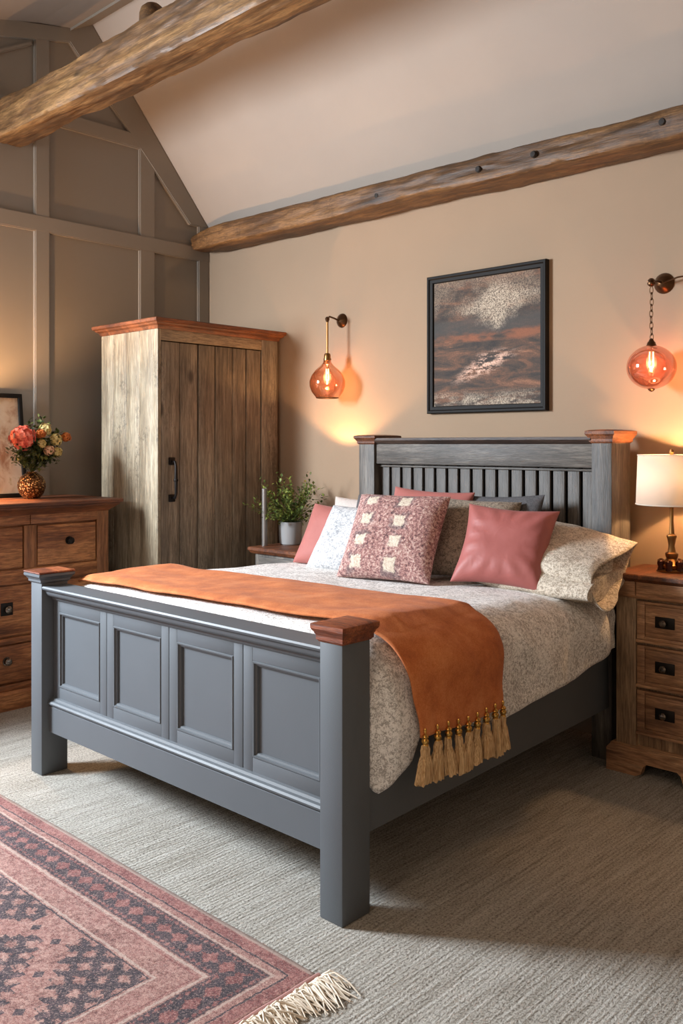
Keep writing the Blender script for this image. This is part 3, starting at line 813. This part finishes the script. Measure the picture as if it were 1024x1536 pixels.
# ------------------------------------------------------------ dresser on the left
dr = thing('dresser', 'wide brown wooden chest of drawers against the taupe panelled wall', 'chest of drawers', (-4.78, 1.95, 0))
dx, dB, dy0, dy1, dz = -4.52, -5.045, 1.05, 2.846, 1.03
b = BM(); box(b, dB, dx-.02, dy0, dy1, .08, dz, .003); obj('carcass', b, M_dres, dr)
for y in (dy1-.075, dy0):
    b = BM(); box(b, dx-.022, dx, y, y+.075, .08, dz, .003); obj('corner_stile', b, M_dresz, dr)
cols = [(2.41, 2.765), (1.98, 2.325), (1.55, 1.895), (1.13, 1.465)]
for y in (2.3675, 1.9375, 1.5075):
    b = BM(); box(b, dx-.022, dx, y-.036, y+.036, .735, .965, .003); obj('drawer_divider', b, M_dresz, dr)
b = BM()
box(b, dx-.021, dx-.001, dy0+.075, 2.365, .970, dz, .002); box(b, dx-.021, dx-.001, 2.369, dy1-.075, .970, dz, .002)
for z0, z1 in ((.66, .735), (.345, .375), (.10, .13)): box(b, dx-.021, dx-.0005, dy0+.075, dy1-.075, z0, z1, .002)
obj('front_rail', b, M_dres, dr)
b = BM(); prism(b, [(dB, 0), (dx+.025, 0), (dx+.025, .085), (dx+.012, .10), (dB, .10)], dy0-.02, dy1+.02, 'Y'); obj('plinth', b, M_dres, dr, angle=25)
b = BM(); moulding_ring(b, dB+.05, dx, dy0, dy1, [(.0, dz-.012), (.006, dz-.004), (.016, dz+.004), (.034, dz+.018), (.044, dz+.026), (.048, dz+.034), (.06, dz+.038), (.06, dz+.054), (.056, dz+.058), (.0, dz+.059)])
obj('dresser_top', b, M_redwood_y, dr, angle=25)
def knob(par, c, axis, m=M_silver, plate=None, ps=.026, r=.02):
    b = BM(); s = 1 if axis == 'X' else -1
    pr2 = [(0, .034*s), (r*.55, .033*s), (r*.95, .027*s), (r, .020*s), (r*.8, .012*s), (r*.4, .007*s), (r*.45, .0)]
    lathe(b, pr2, c, 18, axis)
    if plate is None:
        lathe(b, [(r*1.15, 0), (r*1.1, .004*s), (r*.8, .005*s)], c, 18, axis)
    k_ = obj('drawer_knob', b, m, par)
    if plate:
        b = BM(); pw_, ph_ = plate
        if axis == 'X': box(b, c[0], c[0]+.004, c[1]-pw_, c[1]+pw_, c[2]-ph_, c[2]+ph_, .002)
        else: box(b, c[0]-pw_, c[0]+pw_, c[1]-.004, c[1], c[2]-ph_, c[2]+ph_, .002)
        obj('knob_plate', b, M_iron, par)
for y0, y1 in cols:
    b = BM(); box(b, dx-.02, dx-.004, y0, y1, .745, .958, .003); d = obj('drawer', b, M_dres, dr); knob(d, (dx-.004, (y0+y1)/2+.01, .865), 'X', M_iron)
for z0, z1, kz in ((.385, .65, .53), (.14, .335, .255)):
    b = BM(); box(b, dx-.02, dx-.004, dy0+.085, dy1-.085, z0, z1, .003); d = obj('drawer', b, M_dres, dr)
    for y in (2.235, 1.665): knob(d, (dx-.004, y, kz), 'X', M_silver, (.034, .034) if kz > .5 else None)

# items on the dresser
DT = dz+.059
fr = thing('picture_frame', 'black framed floral print leaning on the chest of drawers behind the flowers', 'picture', (-4.96, 2.36, DT))
fr.rotation_euler = (0, R(-7), 0)
b = BM(); fw, fh = .215, .61
for a in ((-fw, fw, 0, .024), (-fw, fw, fh-.024, fh), (-fw, -fw+.024, .02, fh-.02), (fw-.024, fw, .02, fh-.02)): box(b, -.008, .014, a[0], a[1], a[2], a[3], .002)
obj('frame', b, M_black, fr, local=True)
b = BM(); box(b, -.006, .0, -fw+.02, fw-.02, .02, fh-.02); obj('print', b, M_art2, fr, local=True, smooth=False)
va = thing('vase', 'small round hammered copper vase on the chest of drawers', 'vase', (-4.79, 2.515, DT))
b = BM(); lathe(b, [(.03, 0), (.045, .004), (.066, .03), (.078, .065), (.076, .095), (.06, .125), (.036, .142), (.028, .147), (.031, .153), (.026, .152), (.024, .143), (.05, .12), (.06, .07), (.03, .01)], va.location, 40); obj('vase_body', b, M_vase, va)
VX, VY, VZ = -4.79, 2.515, DT+.15
def leaf(b, p, d, L, w_, up=Vector((0, 0, 1))):
    d = d.normalized(); s = d.cross(up)
    if s.length < .1: s = d.cross(Vector((1, 0, 0)))
    s.normalize(); n = s.cross(d)
    rows = []
    for i in range(4):
        t = i/3; ww = w_*math.sin(math.pi*(.12+.86*t))
        c = p+d*L*t-n*(L*.12*t*t)
        rows.append([c-s*ww+n*ww*.3, c, c+s*ww+n*ww*.3])
    quadgrid(b, rows)
def bloom(c, r, npet, ps, m, stem_to, name, label, group=None, seed=0, cat='flower'):
    random.seed(seed)
    t = thing(name, label, cat, tuple(c), 0, group)
    b = BM()
    for i in range(npet):
        ph = math.acos(1-2*(i+.5)/npet); th_ = math.pi*(1+5**.5)*i
        n = Vector((math.sin(ph)*math.cos(th_), math.sin(ph)*math.sin(th_), math.cos(ph)))
        p = Vector(c)+n*r*(.72+random.random()*.42)
        for k in range(4):
            a = k*math.pi/2+random.random()*.5
            u = n.orthogonal().normalized(); v = n.cross(u)
            dd = (u*math.cos(a)+v*math.sin(a)+n*.35)
            leaf(b, p, dd, ps, ps*.42, n)
    bmesh.ops.create_uvsphere(b, u_segments=12, v_segments=8, radius=r*.72, matrix=Matrix.Translation(c))
    obj('bloom', b, m, t, angle=60)
    b = BM(); c = Vector(c); e = Vector(stem_to)
    tube(b, [c-(c-e)*.2*0, c.lerp(e, .5)+Vector((0, 0, -.01)), e, e-Vector((0, 0, .08))], .0025, 6); obj('stem', b, M_stem, t)
st = (VX, VY, VZ)
bloom((-4.72, 2.425, DT+.345), .062, 70, .021, M_coral, st, 'hydrangea', 'coral pink hydrangea head at the left of the vase', seed=1)
fl = [((-4.74, 2.575, DT+.395), .030, M_cream, 'pale yellow green bloom highest in the copper vase'), ((-4.72, 2.625, DT+.335), .032, M_cream, 'pale yellow bloom at the right of the bouquet'),
      ((-4.70, 2.525, DT+.370), .024, M_orange, 'amber brown bloom between the coral hydrangea and the pale flowers'), ((-4.70, 2.575, DT+.275), .026, M_peach, 'peach bloom low in the middle of the bouquet'),
      ((-4.72, 2.69, DT+.35), .026, M_orange, 'burnt orange bloom at the far right tip of the bouquet'), ((-4.70, 2.625, DT+.265), .022, M_cream, 'small cream bloom low at the right of the bouquet'), ((-4.70, 2.53, DT+.315), .020, M_cream, 'small cream bud beside the coral hydrangea')]
for i, (c, r, m, lab) in enumerate(fl): bloom(c, r*.95, 26, .015, m, st, 'flower', lab, seed=5+i)
random.seed(8)
sprigs = [((-4.76, 2.47, DT+.40), 'dark leafy sprig standing behind the coral hydrangea'), ((-4.78, 2.56, DT+.43), 'tall leafy sprig rising at the centre of the bouquet'), ((-4.77, 2.66, DT+.37), 'leafy sprig leaning to the right of the bouquet'), ((-4.70, 2.36, DT+.27), 'long green sprig drooping left under the coral hydrangea'), ((-4.70, 2.60, DT+.23), 'short dark sprig low at the right above the vase neck'), ((-4.70, 2.48, DT+.25), 'short dark sprig low at the left above the vase neck'), ((-4.74, 2.54, DT+.33), 'dense dark sprig in the middle of the bouquet'), ((-4.75, 2.63, DT+.31), 'dense green sprig in the right half of the bouquet')]
for e, lab in sprigs:
    t = thing('leafy_sprig', lab, 'foliage', st); b = BM(); b2 = BM(); a = Vector(st); e = Vector(e)
    pts = [a-Vector((0, 0, .08)), a, a.lerp(e, .5)+Vector((0, 0, .03)), e]
    tube(b, pts, [.003, .003, .002, .001], 6); obj('stem', b, M_stem, t)
    for k in range(120):
        q = .25+.8*k/120; p = a.lerp(e, min(q, 1.05))+Vector((random.gauss(0, .02), random.gauss(0, .025), random.gauss(0, .022)+.02*math.sin(q*3)))
        leaf(b2, p, Vector((random.gauss(0, 1), random.gauss(0, 1), random.gauss(.5, .8))), random.uniform(.018, .034), random.uniform(.006, .011))
    obj('leaves', b2, M_leaf2, t, angle=60)
# table lamp on the dresser, just outside the frame, its glow on the panelling
def table_lamp(name, label, c, zb_, shade, base_m, ornate):
    t = thing(name, label, 'lamp', (c[0], c[1], zb_)); x, y = c; r0, r1, z0, z1 = shade
    b = BM()
    n = 40
    lathe(b, [(r0, z0), (r1, z1)], (x, y, 0), n); b2 = BM()
    for f in list(b.faces):
        if len(f.verts) > 4: b.faces.remove(f)
    sh = obj('lamp_shade', b, M_shade, t, angle=80); md = sh.modifiers.new('thick', 'SOLIDIFY'); md.thickness = .002
    for rr, zz in ((r0, z0), (r1, z1)):
        b = BM(); tube(b, [(x+(rr+.0)*math.cos(2*math.pi*k/n), y+(rr)*math.sin(2*math.pi*k/n), zz) for k in range(n)], .0028, 6, True)
        obj('shade_trim', b, M_shade, sh)
    b = BM()
    lathe(b, [(.006, z1-.03), (.006, z1+.005), (.011, z1+.012), (.009, z1+.022), (0, z1+.028)], (x, y, 0), 12)
    for k in range(3):
        a = 2*math.pi*k/3; tube(b, [(x, y, z1-.02), (x+r1*math.cos(a), y+r1*math.sin(a), z1-.002)], .0018, 6)
    obj('finial', b, M_brass, t)
    b = BM()
    lathe(b, [(.0115, zb_+.16), (.009, zb_+.19), (.0075, zb_+.22), (.0075, z0-.02), (.009, z0), (.009, z0+.03), (.0, z0+.035)], (x, y, 0), 18)
    obj('pole', b, M_brass, t)
    b = BM(); h = zb_
    lathe(b, [(.045, h+.015), (.05, h+.03), (.03, h+.045), (.022, h+.055), (.026, h+.066), (.027, h+.078), (.017, h+.084), (.013, h+.11), (.018, h+.14), (.022, h+.15), (.021, h+.156), (.012, h+.162)], (x, y, 0), 24)
    obj('lamp_base', b, base_m, t)
    if ornate:
        for k in range(7):
            a = 2*math.pi*k/7+.4; b = BM(); cx, cy = x+.048*math.cos(a), y+.048*math.sin(a)
            lathe(b, [(0, h), (.012, h), (.016, h+.008), (.012, h+.02), (.017, h+.036), (.016, h+.046), (.006, h+.052), (0, h+.053)], (cx, cy, 0), 8)
            obj('base_drop', b, M_cut, t, label='dark faceted glass drop')
    b = BM(); lathe(b, [(.062, h), (.064, h+.006), (.05, h+.012), (.0, h+.014)], (x, y, 0), 28); obj('base_plate', b, base_m, t)
    b = BM(); bmesh.ops.create_uvsphere(b, u_segments=16, v_segments=12, radius=.022, matrix=Matrix.Translation((x, y, (z0+z1)/2))); obj('bulb', b, M_bulb, t)
    return t
M_cut = mat('cut_glass_dark', color=srgb(70, 34, 26), rough=.08, metal=.3)
table_lamp('table_lamp', 'table lamp with drum shade at the left end of the chest of drawers', (-4.74, 2.08), DT, (.15, .13, 1.36, 1.56), M_dbrass, False)
light('dresser_lamp_light', 'POINT', (-4.74, 2.08, 1.50), None, 80, WARM, shadow_soft_size=.025)

# ------------------------------------------------------------ right nightstand
nsd = thing('nightstand', 'wooden three-drawer nightstand right of the bed with square iron knob plates', 'nightstand', (-1.58, 3.8, 0))
nx0, nx1, ny0, ny1, nz = -1.795, -1.365, 3.635, 3.97, .815
b = BM(); box(b, nx0, nx1, ny0+.02, ny1, .10, nz, .003); obj('carcass', b, M_nsz, nsd)
b = BM(); box(b, nx0, nx0+.09, ny0, ny0+.022, .10, .752, .004); obj('corner_stile', b, M_nsz, nsd)
b = BM(); box(b, nx1-.09, nx1, ny0, ny0+.022, .10, .752, .004); obj('corner_stile', b, M_nsz, nsd)
b = BM(); box(b, nx0-.004, nx0+.088, ny0-.006, ny0+.022, .757, nz, .003); box(b, nx0+.091, nx1-.091, ny0-.004, ny0+.022, .757, nz, .003); box(b, nx1-.088, nx1+.004, ny0-.006, ny0+.022, .757, nz, .003)
prism(b, [(ny0+.01, .742), (ny0-.004, .745), (ny0-.012, .752), (ny0-.006, .758), (ny0+.01, .758)], nx0, nx1, 'X')
obj('frieze', b, M_nsx, nsd, angle=25)
b = BM(); moulding_ring(b, nx0, nx1, ny0, ny1-.03, [(.002, nz-.002), (.008, nz+.004), (.020, nz+.010), (.026, nz+.016), (.026, nz+.030), (.022, nz+.034), (.0, nz+.035)]); obj('nightstand_top', b, M_redwood_y, nsd, angle=25)
for z0, z1 in ((.575, .735), (.385, .548), (.185, .358)):
    b = BM(); a0, a1 = nx0+.094, nx1-.094
    prism(b, [(ny0+.02, z0-.018), (ny0-.004, z0-.014), (ny0-.004, z0-.004), (ny0+.006, z0), (ny0+.02, z0)], a0-.002, a1+.002, 'X')
    obj('drawer_rail', b, M_nsx, nsd, angle=25)
    b = BM(); box(b, a0, a1, ny0+.008, ny0+.021, z0, z1, .001)
    for a in ((a0, a0+.034, z0, z1), (a1-.034, a1, z0, z1), (a0+.034, a1-.034, z0, z0+.012), (a0+.034, a1-.034, z1-.012, z1)): box(b, a[0], a[1], ny0+.001, ny0+.009, a[2], a[3], .0015)
    box(b, a0+.036, a1-.036, ny0+.004, ny0+.009, z0+.014, z1-.014, .003)
    d = obj('drawer', b, M_nsx, nsd); xc = (a0+a1)/2; zc = (z0+z1)/2
    knob(d, (xc, ny0+.004, zc), 'Y', M_silver, (.042, .024), r=.0155)
b = BM(); prism(b, [(nx0-.03, 0), (nx0+.10, 0), (nx0+.125, .012), (nx0+.135, .045), (nx0+.15, .058), (nx1-.15, .058), (nx1-.135, .045), (nx1-.125, .012), (nx1-.10, 0), (nx1+.03, 0), (nx1+.03, .095), (nx1+.012, .115), (nx0-.012, .115), (nx0-.03, .095)], ny0-.03, ny0+.0, 'Y')
box(b, nx0-.03, nx0-.0, ny0-.0, ny1, 0, .095); box(b, nx1, nx1+.03, ny0-.0, ny1, 0, .095); box(b, nx0-.02, nx1+.02, ny0-.018, ny1, .094, .118, .006)
obj('plinth', b, M_nsx, nsd, angle=25)
NT_ = nz+.035
table_lamp('table_lamp', 'brass table lamp with white drum shade on the right nightstand', (-1.62, 3.80), NT_, (.148, .140, 1.14, 1.352), M_brass, True)
light('nightstand_lamp_light', 'POINT', (-1.62, 3.80, 1.265), None, 30, WARM, shadow_soft_size=.025)

# ------------------------------------------------------------ left nightstand with plant and tube
ln = thing('nightstand', 'small dark nightstand with a mahogany top at the far left side of the bed', 'nightstand', (-3.78, 3.68, 0))
b = BM(); box(b, -3.97, -3.58, 3.48, 3.94, .04, .765, .004); obj('carcass', b, M_hb, ln)
b = BM(); box(b, -3.93, -3.62, 3.472, 3.484, .56, .745, .003); d = obj('drawer', b, M_hbx, ln); knob(d, (-3.775, 3.472, .65), 'Y')
b = BM(); box(b, -3.93, -3.62, 3.472, 3.484, .12, .53, .003); obj('cupboard_door', b, M_hbx, ln)
b = BM(); moulding_ring(b, -3.985, -3.565, 3.465, 3.93, [(.0, .763), (.006, .768), (.012, .778), (.016, .782), (.016, .796), (.012, .800), (0, .801)]); obj('nightstand_top', b, M_redwood_y, ln, angle=25)
LT = .801
pt = thing('potted_plant', 'leafy green plant in a grey glazed pot on the left nightstand', 'plant', (-3.90, 3.70, LT))
b = BM(); lathe(b, [(.0, 0), (.058, 0), (.064, .006), (.068, .05), (.071, .13), (.071, .136), (.066, .136), (.064, .11), (0, .11)], pt.location, 36); obj('pot', b, M_pot, pt)
b = BM(); lathe(b, [(0, .122), (.03, .121), (.0655, .116)], pt.location, 24); obj('soil', b, M_soil, pt)
random.seed(21); b = BM(); b2 = BM(); pc = Vector(pt.location)+Vector((0, 0, .12))
for k in range(60):
    a = random.uniform(0, 2*math.pi); el = random.uniform(.25, 1.35)
    d = Vector((math.cos(a)*math.cos(el)*1.15, math.sin(a)*math.cos(el)*1.0, math.sin(el)*1.12)); L = random.uniform(.13, .225)
    e = pc+d*L; tube(b2, [pc+d*.01, pc+d*L*.5+Vector((0, 0, .008)), e], [.002, .0015, .001], 5)
    for q in range(22):
        t = .3+.75*q/15; p = pc+d*L*t+Vector((random.gauss(0, .008), random.gauss(0, .008), random.gauss(0, .008)))
        leaf(b, p, d*.5+Vector((random.gauss(0, .8), random.gauss(0, .8), random.gauss(.3, .6))), random.uniform(.016, .027), random.uniform(.006, .0095))
obj('leaves', b, M_leaf, pt, angle=60); obj('stems', b2, M_stem, pt)
b = BM(); lathe(b, [(0, 0), (.016, 0), (.016, .335), (.0145, .337), (.0145, .33), (0, .32)], (-3.955, 3.54, LT), 20)
tag(obj('metal_tube', b, M_steel), 'slim upright steel tube beside the potted plant', 'tube vase')

# ------------------------------------------------------------ painting over the bed
pa = thing('painting', 'square abstract painting in rust and slate in a black frame above the bed', 'painting', (-2.708, W, 1.568))
px0, px1, pz0, pz1 = -3.084, -2.332, 1.568, 2.327
b = BM(); rows = []
for o_, y in ((0, W-.002), (0, W-.030), (.004, W-.035), (.014, W-.035), (.020, W-.028), (.028, W-.026), (.036, W-.026), (.040, W-.016), (.042, W-.004)):
    rows.append([(px0+o_, y, pz0+o_), (px1-o_, y, pz0+o_), (px1-o_, y, pz1-o_), (px0+o_, y, pz1-o_)])
quadgrid(b, rows, closev=True); obj('frame', b, M_black, pa, angle=20)
b = BM(); box(b, px0+.036, px1-.036, W-.016, W-.006, pz0+.036, pz1-.036); obj('canvas', b, M_art, pa, smooth=False)

# ------------------------------------------------------------ glass wall pendants
def bulbfil(b, c): pass
s1 = thing('wall_sconce', 'amber onion-shaped glass wall pendant on a straight rod, left of the painting', 'wall lamp', (-3.76, W, 2.154))
x, y, z = -3.75, 3.86, 2.148
b = BM(); lathe(b, [(0, -.034), (.012, -.032), (.024, -.022), (.037, -.012), (.043, -.004), (.044, 0)], (-3.76, W, 2.154), 28, 'Y'); obj('wall_plate', b, M_dbrass, s1)
b = BM(); tube(b, [(-3.76, W-.03, 2.15), (-3.757, W-.07, 2.160), (x, y+.02, 2.165), (x, y, z+.004)], .0055, 10)
lathe(b, [(0, .016), (.010, .012), (.014, .002), (.010, -.010), (.006, -.02)], (x, y, z), 14)
obj('arm', b, M_dbrass, s1)
b = BM(); tube(b, [(x, y, z-.01), (x, y, 1.94)], .0065, 12); obj('rod', b, M_brass, s1)
b = BM(); lathe(b, [(0, 1.945), (.016, 1.942), (.020, 1.932), (.020, 1.915), (.023, 1.912), (.023, 1.900), (.017, 1.896), (.017, 1.880), (.0, 1.879)], (x, y, 0), 20); obj('socket', b, M_brass, s1)
b = BM()
prof = [(.021, 1.902), (.026, 1.885), (.044, 1.865), (.070, 1.843), (.094, 1.812), (.107, 1.778), (.106, 1.745), (.094, 1.712), (.076, 1.688), (.066, 1.676)]
lathe(b, prof, (x, y, 0), 48)
for f in list(b.faces):
    if len(f.verts) > 4: b.faces.remove(f)
obj('glass_shade', b, M_amber, s1, angle=80)
b = BM(); tube(b, [(x+.066*math.cos(2*math.pi*k/40), y+.066*math.sin(2*math.pi*k/40), 1.676) for k in range(40)], .0028, 8, True); obj('shade_rim', b, M_dbrass, s1)
b = BM(); lathe(b, [(0, 1.755), (.012, 1.758), (.021, 1.772), (.026, 1.792), (.023, 1.815), (.014, 1.84), (.012, 1.88)], (x, y, 0), 20); bu = obj('bulb', b, M_clear, s1)
b = BM(); tube(b, [(x-.008, y, 1.85), (x-.010, y, 1.785), (x, y, 1.775), (x+.010, y, 1.785), (x+.008, y, 1.85)], .0022, 6); obj('filament', b, M_bulb, bu)
light('left_sconce_light', 'POINT', (x, y, 1.80), None, 3.2, WARM, shadow_soft_size=.012)
s2 = thing('wall_sconce', 'rose glass globe hanging on a chain from a brass wall plate at the right', 'wall lamp', (-1.74, W, 2.134))
x, y, z = -1.738, 3.86, 2.12
b = BM(); lathe(b, [(0, -.040), (.016, -.038), (.030, -.026), (.042, -.012), (.047, -.004), (.048, 0)], (-1.74, W, 2.134), 28, 'Y'); obj('wall_plate', b, M_dbrass, s2)
b = BM(); tube(b, [(-1.74, W-.03, 2.134), (-1.739, W-.08, 2.135), (x, y, z)], .005, 10)
lathe(b, [(0, .020), (.008, .018), (.016, .010), (.012, .004), (.018, -.002), (.017, -.010), (.008, -.018), (0, -.02)], (x, y, z), 16)
obj('arm', b, M_dbrass, s2)
b = BM(); tube(b, [(-1.735, W-.035, 2.13), (-1.66, W-.04, 2.147), (-1.54, W-.04, 2.153), (-1.42, W-.03, 2.15)], .004, 8)
for q in range(1): tube(b, [(-1.42, W-.03, 2.15), (-1.40, W-.0, 2.15)], .004, 8)
obj('side_arm', b, M_dbrass, s2)
nl = 9; zt0, zt1 = 2.098, 1.862
for i in range(nl):
    b = BM(); zc = lerp(zt0, zt1, (i+.5)/nl); hl = (zt0-zt1)/nl*.66
    pts = []
    for k in range(16):
        a = 2*math.pi*k/16; u_ = .0075*math.cos(a); v_ = hl*math.sin(a)
        pts.append((x+(u_ if i % 2 == 0 else 0)+.0015*math.sin(i), y+(0 if i % 2 == 0 else u_), zc+v_))
    tube(b, pts, .0021, 6, True); obj('chain_link', b, M_dbrass, s2)
b = BM(); lathe(b, [(0, 1.872), (.008, 1.868), (.012, 1.858), (.018, 1.852), (.020, 1.842), (.024, 1.838), (.022, 1.832), (.0, 1.83)], (x, y, 0), 18); obj('cap', b, M_dbrass, s2)
b = BM(); prof = [(.107*math.sin(math.pi*k/20), 1.742+.098*math.cos(math.pi*k/20)) for k in range(1, 20)]
lathe(b, prof, (x, y, 0), 48); obj('glass_globe', b, M_rose, s2, angle=80)
b = BM(); lathe(b, [(0, 1.652), (.010, 1.650), (.016, 1.644), (.012, 1.638), (.006, 1.634), (0, 1.632)], (x, y, 0), 14); obj('lower_finial', b, M_dbrass, s2)
b = BM(); lathe(b, [(0, 1.72), (.012, 1.723), (.02, 1.737), (.024, 1.755), (.02, 1.78), (.013, 1.80), (.012, 1.835)], (x, y, 0), 20); bu = obj('bulb', b, M_clear, s2)
b = BM(); tube(b, [(x-.008, y, 1.81), (x-.010, y, 1.745), (x, y, 1.735), (x+.010, y, 1.745), (x+.008, y, 1.81)], .0022, 6); obj('filament', b, M_bulb, bu)
light('right_sconce_light', 'POINT', (x, y, 1.76), None, 2.6, WARM, shadow_soft_size=.012)

# ------------------------------------------------------------ rug
rg = thing('rug', 'faded pink and charcoal patterned rug with cream fringe in the foreground', 'rug', (0, 0, 0))
b = BM(); rows = []
nx_, ny_ = 130, 80
for i in range(nx_+1):
    row = []
    for j in range(ny_+1):
        x_ = lerp(RX0, RX1, i/nx_); y_ = lerp(RY0, RY1, j/ny_)
        row.append((x_, y_+fb((x_*1.5, y_, 2), 1, 2)*.004, .010+abs(fb((x_*2, y_*2, 0), 1, 2))*.003))
    rows.append(row)
quadgrid(b, rows)
o = obj('woven_field', b, M_rug, rg, angle=80); md = o.modifiers.new('t', 'SOLIDIFY'); md.thickness = .009; md.offset = -1
b = BM(); tube(b, [(RX1+.004, lerp(RY0, RY1, k/60), .011+.001*math.sin(k)) for k in range(61)], .008, 10); obj('binding', b, M_rugbind, rg, label='rolled dusty pink binding along the fringed end')
random.seed(5); b = BM()
for k in range(1000):
    y_ = RY0+.01+(RY1-RY0-.0)*k/1000; L = random.uniform(.06, .115)+(.02 if y_ > RY1-.06 else 0); dy_ = random.gauss(.006, .02)
    c0 = (RX1+.006, y_, .010); zz = random.uniform(.006, .022)
    pts = [c0, (RX1+L*.35, y_+dy_*.4, .008+zz), (RX1+L*.7, y_+dy_+random.gauss(0, .006), .006+zz*.6), (RX1+L, y_+dy_*1.3+random.gauss(0, .008), .004)]
    tube(b, pts, [.0020, .0024, .0024, .0014], 5)
f_ = obj('fringe', b, M_fringe, rg, label='cream wool fringe'); f_['kind'] = 'stuff'

# ------------------------------------------------------------ shared group phrases
GR = {'cushion': 'scatter cushions on the bed', 'bed_pillow': 'bed pillows by the headboard', 'pillow': 'bed pillows by the headboard',
      'flower': 'blooms in the copper vase', 'hydrangea': 'blooms in the copper vase', 'leafy_sprig': 'leafy sprigs in the copper vase',
      'wall_sconce': 'glass pendants on the back wall', 'nightstand': 'nightstands beside the bed'}
for o in C.objects:
    k_ = o.name.split('.')[0]
    if o.parent is None and k_ in GR and 'label' in o: o['group'] = GR[k_]
